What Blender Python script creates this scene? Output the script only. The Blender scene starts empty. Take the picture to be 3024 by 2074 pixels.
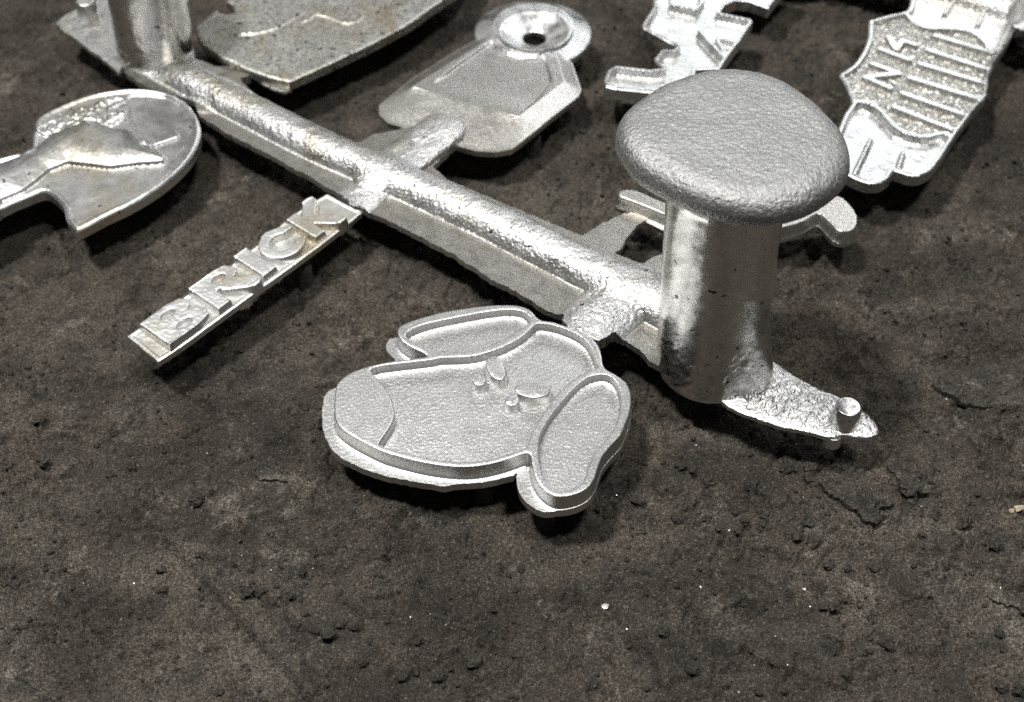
# A branched aluminium sand casting lying on dark moulding sand. Lengths in the tables are millimetres.
import bpy, bmesh, math, random
import numpy as np
from mathutils import Vector
from mathutils.geometry import tessellate_polygon

scene = bpy.context.scene
C = scene.collection
rng = np.random.default_rng(7)

# ------------------------------------------------------------------ camera
cam_d = bpy.data.cameras.new("camera")
cam = bpy.data.objects.new("camera", cam_d)
C.objects.link(cam)
cam.location = (0.0, -0.26574, 0.290)
cam.rotation_euler = (math.radians(42.5), 0, 0)
cam_d.sensor_width = 36.0
cam_d.lens = 36.0 * 3643.0 / 3024.0
cam_d.clip_start = 0.01
cam_d.clip_end = 60.0
cam_d.dof.use_dof = True
cam_d.dof.focus_distance = 0.340
cam_d.dof.aperture_fstop = 15.0
scene.camera = cam

# ------------------------------------------------------------------ world and lamps (an indoor foundry, lamps overhead, one fill added)
world = bpy.data.worlds.new("World")
scene.world = world
world.use_nodes = True
bg = world.node_tree.nodes["Background"]
bg.inputs[0].default_value = (0.92, 0.96, 1.0, 1)
bg.inputs[1].default_value = 0.045

def area_lamp(name, loc, target, power, shape, sx, sy, color):
    d = bpy.data.lights.new(name, 'AREA')
    d.energy = power; d.shape = shape; d.size = sx; d.color = color
    if shape in ('RECTANGLE', 'ELLIPSE'): d.size_y = sy
    o = bpy.data.objects.new(name, d); C.objects.link(o)
    o.location = loc
    o.rotation_euler = (Vector(target) - Vector(loc)).to_track_quat('-Z', 'Y').to_euler()
    return o

area_lamp("ceiling_lamp", (-0.50, 0.02, 1.5), (0, 0.0, 0), 25.5, 'DISK', 0.18, 0.18, (1.0, 0.99, 0.965))
area_lamp("second_lamp", (0.24, -0.16, 1.0), (0, -0.05, 0), 5.6, 'DISK', 0.13, 0.13, (1.0, 0.99, 0.965))  # second lamp; its low place is made up for falloff over the sand
area_lamp("far_fill", (-0.75, 2.25, 1.25), (-0.05, 0.05, 0), 2.6, 'RECTANGLE', 1.3, 0.6, (1.0, 0.985, 0.95))  # added fill to brighten the left plates; no lamp known there
area_lamp("side_lamp", (0.92, 1.06, 1.53), (0.02, 0.11, 0), 5.0, 'RECTANGLE', 0.42, 0.42, (0.97, 0.99, 1.0))
area_lamp("back_lamp", (0.78, 2.15, 1.15), (0.10, 0.05, 0), 8.2, 'RECTANGLE', 1.25, 0.5, (0.95, 0.98, 1.0))

scene.cycles.use_denoising = False
scene.cycles.sample_clamp_indirect = 3.0
scene.cycles.sample_clamp_direct = 5.0
scene.view_settings.view_transform = 'Standard'
scene.view_settings.look = 'None'
scene.view_settings.exposure = 0.0
scene.view_settings.gamma = 1.0

DATA = {
    'dog_rim': [(-34.48, -10.17), (-33.71, -8.51), (-30.93, -6.64), (-26.21, -4.49), (-20.47, -2.46), (-14.67, -1.10), (-8.84, -0.07), (-2.98, 0.41), (1.42, 0.13), (4.34, -0.96), (6.27, -2.80), (7.46, -4.83), (9.13, -6.17), (12.50, -6.84), (14.88, -7.98), (18.20, -9.50), (21.48, -11.48), (23.78, -13.65), (25.56, -16.37), (26.41, -20.22), (26.62, -23.70), (27.44, -25.89), (30.11, -28.07), (32.72, -30.83), (33.91, -33.88), (34.14, -37.48), (33.38, -42.21), (31.99, -46.28), (30.41, -50.29), (27.78, -53.67), (25.40, -57.01), (23.93, -60.31), (22.64, -64.64), (20.99, -67.83), (18.33, -70.05), (14.88, -71.25), (11.89, -71.41), (9.36, -69.94), (7.26, -67.30), (6.01, -64.10), (5.41, -60.31), (5.21, -58.12), (4.57, -56.85), (3.03, -57.01), (-0.04, -58.39), (-4.40, -60.04), (-8.74, -61.13), (-13.08, -61.56), (-17.44, -61.29), (-23.58, -60.20), (-29.79, -58.39), (-35.17, -56.46), (-39.76, -53.95), (-44.45, -50.86), (-47.82, -48.01), (-49.66, -45.13), (-50.46, -41.04), (-50.78, -36.88), (-50.77, -32.66), (-50.12, -30.83), (-48.26, -28.37), (-45.20, -26.20), (-41.15, -24.45), (-36.57, -23.07), (-31.01, -22.00), (-26.59, -21.36), (-25.07, -20.60), (-26.71, -18.94), (-30.12, -16.89), (-32.62, -14.75), (-34.04, -12.47)],
    'dog_ear_a': [(-31.94, -12.47), (-31.19, -10.63), (-28.89, -8.84), (-24.17, -6.84), (-16.51, -4.63), (-9.76, -2.80), (-3.94, -1.64), (0.44, -1.44), (3.84, -2.60), (5.52, -4.83), (5.51, -6.64), (4.04, -8.84), (0.43, -11.94), (-3.85, -14.88), (-8.56, -17.28), (-13.26, -18.82), (-17.50, -19.07), (-21.29, -18.62), (-25.14, -17.02), (-28.54, -15.40), (-31.00, -13.91)],
    'dog_face': [(-41.38, -26.20), (-39.72, -24.83), (-34.65, -23.76), (-28.16, -22.76), (-23.50, -22.00), (-21.19, -21.24), (-17.43, -21.11), (-12.74, -20.79), (-8.06, -19.52), (-2.41, -16.76), (2.34, -13.25), (5.23, -10.10), (6.70, -7.98), (8.63, -7.18), (12.47, -7.98), (16.75, -9.97), (20.48, -12.60), (22.75, -15.53), (24.02, -18.94), (24.82, -22.12), (25.40, -24.77), (23.93, -26.20), (21.32, -27.45), (17.99, -29.91), (14.17, -34.18), (11.33, -38.38), (8.98, -42.51), (7.12, -46.57), (5.74, -50.00), (4.82, -53.11), (3.70, -55.07), (-0.04, -56.90), (-4.41, -58.56), (-9.64, -59.76), (-14.87, -59.98), (-21.01, -59.16), (-27.21, -57.57), (-32.57, -55.90), (-35.75, -54.51), (-36.78, -53.67), (-35.57, -50.86), (-33.83, -46.86), (-33.09, -43.67), (-33.55, -40.74), (-34.72, -36.88), (-36.84, -32.66), (-39.41, -28.99)],
    'dog_ear_b': [(24.55, -28.07), (26.87, -27.88), (29.13, -29.12), (30.72, -32.06), (31.38, -36.29), (30.88, -41.63), (29.53, -46.28), (27.52, -50.29), (25.13, -53.67), (22.77, -57.01), (21.29, -60.85), (20.27, -64.64), (18.88, -67.04), (16.23, -69.15), (12.79, -69.68), (10.25, -68.36), (8.58, -65.71), (7.65, -61.94), (7.19, -57.57), (7.35, -52.55), (8.52, -48.58), (10.77, -43.67), (13.58, -39.27), (16.44, -35.08), (19.32, -31.45), (22.19, -28.99)],
    'dog_nose': [(-41.38, -26.20), (-39.41, -28.99), (-36.84, -32.66), (-34.72, -36.88), (-33.55, -40.74), (-33.09, -43.67), (-33.83, -46.86), (-35.57, -50.86), (-36.78, -53.67), (-44.10, -54.79), (-53.51, -49.15), (-55.36, -31.45), (-46.68, -25.27)],
    'dog_flange_a': [(-53.93, -29.33), (-54.98, -33.62), (-54.95, -38.43), (-54.07, -43.74), (-52.33, -48.38), (-49.94, -52.08), (-46.67, -54.90), (-42.24, -57.24), (-38.09, -59.23), (-32.68, -60.87), (-26.43, -62.29), (-20.66, -63.48), (-18.45, -63.97), (-16.28, -63.21), (-13.22, -62.89), (-8.83, -62.56), (-2.25, -60.87), (2.18, -57.96), (-0.04, -44.33), (-18.89, -26.23), (-42.65, -23.72)],
    'dog_flange_b': [(-38.33, -10.95), (-37.72, -9.17), (-36.00, -7.90), (-28.26, -8.83), (-21.55, -18.63), (-33.53, -17.99), (-35.26, -16.51), (-36.80, -14.89), (-37.89, -13.12)],
    'dog_flange_c': [(5.33, -53.49), (1.64, -58.51), (1.41, -62.89), (2.49, -67.19), (5.07, -70.37), (8.58, -72.36), (12.47, -71.84), (18.19, -68.78), (13.25, -58.51)],
    'eye_a': [(-7.30, -24.02), (-6.86, -22.00), (-5.31, -21.17), (-3.71, -22.13), (-2.66, -24.64), (-2.28, -27.45), (-2.83, -29.12), (-4.21, -29.43), (-5.85, -28.07), (-6.90, -26.21)],
    'eye_b': [(1.43, -33.46), (2.03, -32.36), (4.57, -31.75), (7.80, -31.57), (9.87, -32.36), (10.34, -33.88), (9.58, -35.39), (7.27, -36.41), (4.99, -36.41), (2.71, -35.39), (1.70, -34.61)],
    'peg': [(-9.55, -29.79), (0.05, -37.66), (-7.88, -29.79)],
    'runner_edge': [(-114.28, 102.41), (-103.70, 93.09), (-96.77, 87.77), (-85.92, 80.31), (-75.61, 71.59), (-70.72, 68.73), (-64.15, 62.40), (-58.29, 57.57), (-54.74, 52.80), (-50.79, 50.65), (-42.72, 45.99), (-35.39, 40.75), (-27.72, 34.96), (-20.20, 29.28), (-13.67, 24.14), (-17.76, 27.15), (-12.13, 22.23), (-6.16, 16.19), (0.52, 12.04), (6.27, 7.07), (9.51, 3.79), (12.74, 1.91), (15.56, 0.77), (16.00, -0.64), (15.45, -3.17), (19.61, -11.15), (26.14, -11.96), (31.12, -8.09), (34.80, -10.06), (38.88, -14.39), (41.37, -18.12), (43.21, -19.70), (47.29, -22.32), (61.37, -14.93), (62.01, 29.02), (47.84, 28.08), (44.27, 25.91), (41.60, 24.19), (38.33, 25.91), (33.41, 29.02), (35.91, 31.53), (38.67, 37.89), (41.32, 41.77), (46.29, 47.03), (42.01, 48.69), (37.58, 48.36), (28.49, 42.43), (23.48, 37.12), (-16.36, 62.40), (-24.24, 68.02), (-27.66, 73.39), (-25.09, 78.11), (-21.74, 88.52), (-29.19, 97.72), (-37.18, 95.78), (-49.68, 91.56), (-55.36, 86.26), (-61.19, 88.52), (-67.61, 91.56), (-76.90, 98.49), (-84.47, 105.58), (-92.95, 111.19), (-99.48, 119.38), (-102.94, 124.39), (-98.97, 126.08), (-107.10, 133.77), (-113.62, 133.77), (-119.23, 137.24), (-122.57, 138.99), (-125.12, 148.28), (-138.13, 158.63), (-154.15, 140.20), (-145.93, 128.43), (-138.18, 120.80), (-129.09, 117.05), (-117.40, 110.57), (-114.09, 102.43)],
    'runner_axis': [(-137.00, 136.00), (-100.70, 108.50), (-66.70, 83.30), (-19.00, 52.50), (19.00, 25.00), (58.00, -4.00)],
    'gate_tag': [(-45.75, 67.29), (-35.17, 80.29), (-25.53, 93.08)],
    'gate_bar': [(-44.10, 68.52), (-49.78, 60.11), (-54.29, 52.93)],
    'gate_dog': [(39.38, 13.03), (28.00, 0.31), (21.64, -7.21)],
    'gate_oval': [(-112.17, 112.61), (-106.17, 120.84), (-99.54, 125.87)],
    'disc_edge': [(-172.42, 94.26), (-172.50, 98.65), (-169.15, 103.55), (-163.84, 108.52), (-156.80, 113.56), (-149.14, 116.35), (-141.02, 117.28), (-134.28, 116.82), (-127.83, 114.95), (-120.76, 109.43), (-115.67, 102.20), (-112.41, 94.26), (-111.49, 87.35), (-112.14, 78.92), (-114.47, 71.52), (-118.64, 63.49), (-123.45, 56.82), (-129.65, 50.29), (-135.97, 45.02), (-142.42, 38.74), (-144.47, 39.11), (-148.68, 44.28), (-150.47, 49.54), (-154.11, 54.12), (-158.01, 57.60), (-160.64, 57.99), (-164.48, 55.27), (-171.83, 49.16), (-178.40, 37.64), (-190.56, 42.05), (-193.00, 61.12), (-183.98, 73.96), (-179.48, 76.43), (-173.90, 78.92), (-170.08, 79.34), (-170.96, 85.65), (-171.82, 89.92)],
    'disc_figure': [(-164.98, 88.19), (-156.46, 94.68), (-152.99, 98.20), (-145.37, 92.94), (-137.53, 91.20), (-130.73, 83.94), (-120.91, 76.00), (-121.67, 73.70), (-130.02, 72.72), (-139.36, 70.52), (-146.90, 71.90), (-155.01, 73.37), (-160.24, 69.47), (-163.30, 63.47), (-166.52, 58.36), (-172.70, 53.33), (-179.49, 42.40), (-188.73, 48.38), (-182.37, 69.47), (-173.63, 75.18), (-168.48, 79.32)],
    'disc_mane': [(-170.88, 92.50), (-167.52, 98.20), (-162.25, 103.09), (-155.06, 107.15), (-150.42, 110.80), (-143.64, 112.45), (-141.23, 106.24), (-140.99, 99.97), (-144.49, 93.81), (-152.78, 97.31), (-160.10, 92.07), (-165.09, 88.62), (-169.14, 89.91)],
    'disc_bar': [(-131.52, 83.94), (-121.58, 92.76), (-119.19, 89.91), (-119.40, 88.19), (-128.87, 82.50)],
    'disc_low': [(-116.21, 102.20), (-119.88, 107.61), (-127.94, 112.64), (-137.55, 113.84), (-141.81, 113.10), (-141.75, 107.61), (-136.07, 93.39), (-129.01, 84.80), (-121.35, 77.26), (-122.39, 72.33), (-118.12, 77.26), (-115.21, 87.35), (-114.44, 95.13)],
    'oval_edge': [(-83.41, 119.94), (-91.15, 122.86), (-99.75, 127.93), (-110.90, 135.67), (-119.35, 144.21), (-123.47, 151.87), (-124.91, 155.72), (-120.76, 164.86), (-117.57, 169.42), (-117.45, 167.70), (-114.04, 165.33), (-110.60, 166.75), (-112.53, 172.49), (-115.54, 174.91), (-114.41, 181.27), (-108.86, 198.45), (-98.85, 218.61), (-80.80, 234.16), (-52.66, 241.01), (-26.18, 225.20), (-15.56, 203.65), (-21.06, 184.25), (-32.25, 170.57), (-37.15, 163.44), (-42.01, 157.38), (-46.84, 152.33), (-51.63, 147.62), (-61.06, 138.82), (-70.30, 130.66), (-78.03, 124.29)],
    'oval_line_a': [(-111.88, 148.84), (-108.03, 150.38), (-100.56, 151.74), (-95.20, 153.84), (-89.63, 158.64), (-85.62, 164.07), (-82.81, 166.90)],
    'oval_line_b': [(-84.55, 159.38), (-80.61, 161.25), (-78.39, 164.73), (-73.58, 163.59), (-68.59, 160.31), (-64.81, 158.64), (-61.33, 160.31), (-59.55, 163.88)],
    'oval_flash': [(-107.95, 138.25), (-100.75, 130.46), (-93.82, 123.69), (-89.42, 120.35), (-85.76, 118.69), (-83.26, 120.35), (-80.73, 130.46), (-97.42, 142.65)],
    'tag_base': [(-48.87, 109.43), (-48.47, 104.00), (-45.14, 99.10), (-40.67, 96.89), (-37.33, 95.14), (-27.43, 89.94), (-18.75, 85.24), (-12.33, 82.70), (-5.99, 82.12), (-0.19, 83.72), (3.27, 87.79), (13.95, 101.76), (24.48, 114.95), (25.75, 119.15), (24.60, 126.26), (22.95, 135.98), (17.77, 145.98), (0.39, 170.08), (-8.28, 167.92), (-9.90, 155.74), (-17.09, 149.03), (-23.84, 141.95), (-37.94, 125.78)],
    'tag_top': [(-8.32, 149.60), (-9.74, 147.04), (-23.40, 132.09), (-36.31, 117.56), (-27.17, 113.37), (-17.14, 108.78), (-7.25, 104.26), (2.51, 99.52), (10.76, 109.88), (19.39, 120.76), (18.12, 129.66), (16.95, 139.49), (12.01, 151.66), (0.38, 160.01)],
    'tag_pocket': [(-8.01, 147.35), (-18.92, 134.04), (-29.23, 120.28), (-34.98, 115.41), (-17.10, 107.15), (1.96, 98.20), (9.09, 108.06), (15.26, 120.28), (13.90, 129.66), (12.50, 139.69), (8.92, 137.70), (4.36, 137.00), (-1.35, 139.49), (-5.38, 143.50)],
    'ring_c': [(8.82, 153.38), (23.67, 153.38), (9.01, 168.74)],
    'ring_base': [(8.33, 157.10), (31.59, 157.10)],
    'bar_base': [(-117.22, -7.94), (-105.95, -18.24), (-103.70, -16.14), (-98.43, -10.24), (-92.00, -2.33), (-83.32, 8.25), (-72.11, 21.53), (-63.30, 32.24), (-56.20, 41.41), (-50.76, 48.90), (-50.85, 50.03), (-52.39, 50.32), (-63.24, 58.33), (-69.68, 52.14), (-74.55, 46.29), (-83.06, 33.20), (-91.73, 21.69), (-102.61, 9.34), (-113.48, -3.73)],
    'bar_axis': [(-102.78, -14.43), (-57.73, 41.28), (-112.97, -4.55)],
    'bar_low': [(-116.74, -9.11), (-105.56, -19.15), (-103.20, -15.93), (-109.77, -9.57), (-113.97, -5.40)],
    'arm': [(35.15, 53.99), (35.94, 56.00), (38.63, 57.16), (42.70, 56.29), (47.67, 52.85), (58.24, 46.63), (76.17, 42.75), (95.35, 48.32), (105.27, 52.28), (110.36, 53.70), (113.56, 48.88), (114.80, 42.75), (113.02, 36.63), (109.45, 34.58), (106.01, 35.55), (103.62, 40.55), (101.16, 43.30), (93.79, 38.36), (75.08, 34.04), (57.45, 38.36), (49.88, 43.57), (41.82, 48.88), (36.45, 51.99)],
    'arm_flange': [(39.51, 48.44), (43.78, 45.64), (50.05, 40.67), (57.72, 36.32), (75.51, 32.56), (94.67, 39.03), (98.94, 47.32), (101.36, 43.97), (104.40, 42.32), (106.55, 39.85), (104.16, 51.83), (69.68, 45.08), (44.23, 51.83)],
    'tab': [(76.05, -16.83), (81.14, -21.21), (86.58, -26.35), (91.62, -29.85), (94.69, -31.54), (101.37, -37.49), (103.73, -40.92), (104.71, -44.78), (102.28, -46.87), (97.94, -46.87), (94.30, -45.97), (91.40, -47.01), (88.23, -46.52), (83.59, -44.92), (77.81, -43.52), (73.69, -41.77), (68.53, -39.28), (63.15, -35.91), (59.73, -29.33), (65.57, -17.99)],
    'tab_pin': [(95.17, -41.77)],
    'tab_pin_top': [(94.31, -40.36), (97.83, -40.36)],
    'ltab': [(-181.89, 163.39), (-179.79, 169.83), (-173.63, 174.19), (-170.90, 178.05), (-164.38, 187.02), (-147.78, 148.28), (-149.53, 129.40), (-150.98, 130.85), (-157.05, 137.72), (-164.39, 144.72), (-169.07, 149.81), (-173.56, 153.94), (-179.67, 159.68)],
    'ltab_pin': [(-169.59, 167.67)],
    'lspr': [(-139.01, 143.25)],
    'spr_base': [(60.54, -17.65)],
    'spr_top': [(55.40, -17.50)],
    'head': [(26.51, -12.33), (27.14, -7.83), (28.62, -4.01), (31.45, 0.26), (35.17, 4.20), (39.22, 7.82), (43.85, 10.66), (49.39, 13.13), (54.87, 14.58), (60.59, 15.08), (66.45, 14.16), (70.65, 11.89), (74.44, 9.03), (77.46, 5.00), (80.33, 0.26), (82.82, -4.78), (84.75, -9.34), (85.52, -13.81), (85.44, -18.20), (84.67, -22.51), (82.85, -26.39), (79.54, -30.21), (74.91, -33.97), (70.51, -36.33), (64.85, -38.00), (59.37, -38.34), (55.32, -38.00), (49.99, -36.67), (44.71, -34.31), (39.46, -30.90), (34.19, -26.74), (30.24, -22.51), (27.93, -18.20), (26.69, -14.55)],
    'comic_edge': [(57.84, 185.08), (56.83, 170.72), (50.99, 156.60), (51.52, 154.33), (63.43, 142.01), (61.90, 139.95), (57.53, 139.95), (54.21, 133.95), (54.50, 131.25), (56.58, 127.49), (52.17, 126.81), (39.13, 129.36), (35.99, 126.24), (34.34, 119.53), (34.80, 115.79), (38.27, 114.15), (51.69, 111.98), (60.52, 109.71), (66.57, 122.31), (68.81, 123.43), (69.47, 126.81), (78.60, 127.37), (81.18, 132.51), (84.68, 139.48), (88.10, 145.39), (94.94, 158.76), (94.89, 160.94), (89.27, 163.12), (82.97, 165.64), (85.73, 171.36), (90.33, 174.58), (95.54, 173.94), (102.56, 168.81), (107.28, 177.18), (118.84, 194.51), (95.22, 208.41), (68.78, 201.40)],
    'comic_zig': [(73.45, 152.62), (77.08, 143.61), (80.85, 135.40), (81.46, 137.72), (79.61, 146.59), (80.93, 147.79), (88.10, 145.39)],
    'comic_step': [(57.40, 138.31), (69.74, 137.72), (73.42, 137.72), (71.29, 136.56)],
    'comic_zag': [(59.03, 137.72), (61.09, 130.79), (62.69, 122.87)],
    'comic_box': [(65.17, 181.60), (64.29, 171.52), (73.55, 167.69), (76.38, 173.13), (77.26, 181.60)],
    'fist_edge': [(123.13, 124.09), (128.91, 129.45), (134.55, 138.71), (138.78, 149.10), (141.03, 159.35), (142.90, 161.16), (151.23, 164.82), (157.91, 167.58), (161.18, 175.53), (166.74, 189.00), (182.90, 204.00), (196.83, 195.93), (201.31, 177.42), (201.14, 167.12), (198.03, 156.20), (190.95, 143.00), (185.23, 134.47), (178.83, 122.05), (175.19, 110.86), (169.65, 103.85), (163.20, 94.73), (157.56, 86.59), (153.12, 79.36), (148.33, 72.30), (144.56, 67.44), (139.97, 64.56), (135.67, 64.91), (131.80, 67.30), (129.80, 64.02), (126.13, 60.97), (121.69, 60.50), (118.17, 62.52), (115.37, 65.04), (110.93, 70.90), (112.92, 82.24), (116.37, 90.27), (120.65, 100.02), (124.34, 106.17), (124.15, 114.02), (123.35, 120.03)],
    'fist_cuff_a': [(157.68, 164.17), (159.85, 158.00), (164.26, 155.30), (171.22, 155.12), (177.94, 153.96), (181.91, 149.98), (183.91, 144.30), (184.74, 139.99), (199.05, 147.35), (214.59, 184.13), (207.03, 214.33), (172.21, 204.00), (157.37, 174.58)],
    'fist_cuff_b': [(123.89, 105.01), (128.40, 106.71), (132.16, 104.47), (135.27, 96.99), (137.68, 91.01), (142.26, 86.96), (148.43, 86.23), (154.74, 88.06), (154.67, 76.52), (143.22, 55.95), (116.73, 52.65), (106.72, 69.51), (113.28, 94.73)],
    'stripe0': [(165.13, 149.86), (184.03, 138.60)],
    'stripe1': [(159.97, 140.31), (180.47, 126.86)],
    'stripe2': [(154.95, 131.01), (177.17, 117.91)],
    'stripe3': [(149.10, 121.95), (172.73, 108.02)],
    'stripe4': [(144.18, 112.34), (165.54, 98.04)],
    'stripe5': [(139.56, 103.76), (157.29, 90.55)],
    'N': [(136.81, 131.01), (145.41, 124.81), (132.47, 122.36), (140.37, 115.51)],
    'K': [(141.91, 140.74), (151.18, 133.69)],
    'K2': [(146.81, 148.99), (147.85, 140.48), (151.49, 146.53), (155.83, 143.76)],
    'fin_a': [(127.59, 86.01), (118.38, 67.10)],
    'fin_b': [(137.50, 78.51), (134.16, 70.55)],
    'fin_c': [(179.64, 177.42), (172.96, 166.66)],
    'fin_d': [(193.57, 177.42), (184.41, 159.35)],
    'rspr': [(212.08, 161.72)],
    'crust': [(79.39, -44.21), (82.17, -38.87), (87.69, -36.33), (92.71, -37.06), (94.93, -40.66), (94.31, -44.21), (91.14, -46.32), (85.75, -48.42), (81.39, -47.72)],
    'crust_b': [(84.81, -50.52), (92.43, -51.32), (101.66, -53.70), (107.12, -58.41), (108.71, -59.96), (103.65, -63.03), (104.45, -65.31), (101.64, -66.82), (97.34, -63.03), (94.24, -59.19), (90.83, -56.85), (86.23, -53.70)],
    'crust_c': [(109.39, -47.30), (113.47, -46.49), (117.72, -53.70), (119.58, -56.85), (113.83, -56.85), (110.99, -52.12)],
    'crust_d': [(129.88, -14.61), (138.12, -9.08), (160.07, -5.34), (157.97, -22.71), (144.35, -25.36), (137.99, -20.93), (133.17, -18.24)],
    'crust_e': [(128.24, -89.83), (133.63, -89.83), (137.65, -92.56), (136.70, -95.93), (133.89, -93.24), (128.81, -92.22)],
    'crust_f': [(-75.19, -41.90), (-71.31, -41.90), (-67.06, -49.92), (-66.23, -51.49), (-72.05, -50.71), (-74.82, -49.13)],
    'track_a': [(-96.81, -71.16), (-50.44, -120.45)],
    'track_b': [(-142.45, -41.90), (-136.90, -81.15)],
    'track_c': [(-115.31, -81.15), (-111.37, -119.91)],
    'track_d': [(-36.88, -62.27), (-5.12, -119.91)],
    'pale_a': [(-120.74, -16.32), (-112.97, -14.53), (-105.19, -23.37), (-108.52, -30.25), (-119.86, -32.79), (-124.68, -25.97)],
    'pale_lit': [(-96.67, -71.88), (-87.13, -77.63), (-72.99, -91.44), (-59.22, -107.68), (-49.01, -123.46), (-67.13, -123.46), (-79.05, -104.51), (-89.71, -86.69)],
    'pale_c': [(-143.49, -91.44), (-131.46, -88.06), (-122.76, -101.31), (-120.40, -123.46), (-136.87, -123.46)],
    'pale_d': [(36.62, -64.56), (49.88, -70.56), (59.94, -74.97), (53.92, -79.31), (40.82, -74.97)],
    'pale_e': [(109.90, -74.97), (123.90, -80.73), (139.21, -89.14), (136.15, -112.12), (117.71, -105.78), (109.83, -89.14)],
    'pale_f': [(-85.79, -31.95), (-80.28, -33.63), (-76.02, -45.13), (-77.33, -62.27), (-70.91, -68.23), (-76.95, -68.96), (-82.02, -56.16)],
    'straw': [(140.38, -63.80), (145.83, -62.11)],
    'flecks': [(-117.32, -36.97), (-90.63, -40.43), (-114.74, -51.88), (-92.22, -59.00), (-73.31, -59.00), (-80.68, -66.75), (-55.20, -79.61), (-74.41, -77.84), (-66.13, -81.15), (-117.15, -84.77), (-108.85, -84.63), (-103.12, -84.97), (-71.86, -99.04), (-21.67, -96.23), (-26.87, -96.89), (-90.65, -113.14), (-54.99, -43.36), (-75.34, -91.44), (-17.46, -100.02), (24.90, -93.24), (51.15, -87.20), (44.90, -84.41), (78.59, -88.80), (79.34, -94.12), (92.04, -67.95), (83.23, -58.41), (60.99, -68.70), (131.81, -88.11), (148.64, -47.70), (133.77, -20.04), (68.88, -102.87), (62.66, -110.24), (57.71, -117.69), (30.30, -99.92), (116.88, -60.35), (54.56, -39.48), (30.18, -56.07), (70.46, -111.81), (56.18, -94.25)],
    'clods': [(56.75, -52.91), (68.83, -54.10), (35.81, -58.02), (54.36, -66.45), (65.38, -66.07), (79.57, -71.67), (63.09, -69.44), (61.79, -72.41), (83.62, -73.51), (86.76, -80.38), (80.75, -83.57), (82.58, -94.25), (86.26, -93.58), (99.51, -80.73), (98.03, -57.63), (49.62, -46.49), (114.00, -56.07), (97.76, -104.17), (82.73, -107.06), (90.18, -107.38), (84.88, -114.30), (80.06, -115.85), (46.34, -112.75), (68.92, -118.30), (62.80, -117.69), (124.33, -116.77), (128.89, -117.69), (127.52, -66.07), (46.72, -64.18), (83.09, -67.20), (72.08, -63.03), (114.20, -70.93), (80.49, -69.82), (58.05, -69.82), (70.83, -67.57), (128.72, -105.78), (120.70, -63.03), (128.96, -72.77), (133.34, -74.97), (105.54, -63.03), (90.63, -50.52), (80.00, -48.11), (39.87, -101.23), (31.47, -104.49), (-67.69, -89.42), (-65.47, -92.78), (-59.65, -90.09), (-70.79, -90.43), (-52.02, -100.67), (-48.47, -101.63), (-42.11, -98.72), (-45.93, -98.07), (-37.41, -103.24), (-56.13, -100.02), (-24.19, -103.88), (-20.65, -106.42), (-19.23, -113.26), (-38.87, -109.86), (-9.76, -109.55), (-27.93, -113.26), (-142.55, -30.25), (-146.94, -46.74), (-136.37, -46.74), (-117.57, -49.13), (-111.86, -45.94), (-96.41, -81.15), (-94.79, -88.06), (-74.63, -117.81), (-90.44, -58.47)],
}

D = {k: np.array(v, dtype=np.float64) for k, v in DATA.items()}

# ------------------------------------------------------------------ noise
_prm = np.random.default_rng(3).permutation(256)
_prm = np.concatenate([_prm, _prm])
_ang = np.random.default_rng(4).uniform(0, 2*np.pi, 256)
_gx, _gy = np.cos(_ang), np.sin(_ang)
def perlin(x, y, seed=0):
    x = np.asarray(x, dtype=np.float64) + seed*17.31; y = np.asarray(y, dtype=np.float64) - seed*9.77
    xi = np.floor(x).astype(np.int64); yi = np.floor(y).astype(np.int64)
    fx = x - xi; fy = y - yi
    u = fx*fx*fx*(fx*(fx*6-15)+10); v = fy*fy*fy*(fy*(fy*6-15)+10)
    def g(ix, iy, dx, dy):
        h = _prm[_prm[ix & 255] + (iy & 255)]
        return _gx[h]*dx + _gy[h]*dy
    a = g(xi, yi, fx, fy); b = g(xi+1, yi, fx-1, fy); c = g(xi, yi+1, fx, fy-1); d = g(xi+1, yi+1, fx-1, fy-1)
    return (a + u*(b-a)) + v*((c + u*(d-c)) - (a + u*(b-a)))
def fbm(x, y, size, octaves=4, gain=0.5, seed=0):
    s = 0; amp = 1.0; f = 1.0/size
    for k in range(octaves):
        s = s + amp*perlin(x*f, y*f, seed+k*3); amp *= gain; f *= 2.03
    return s
def sstep(a, b, x):
    t = np.clip((x-a)/(b-a), 0, 1)
    return t*t*(3-2*t)

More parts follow.
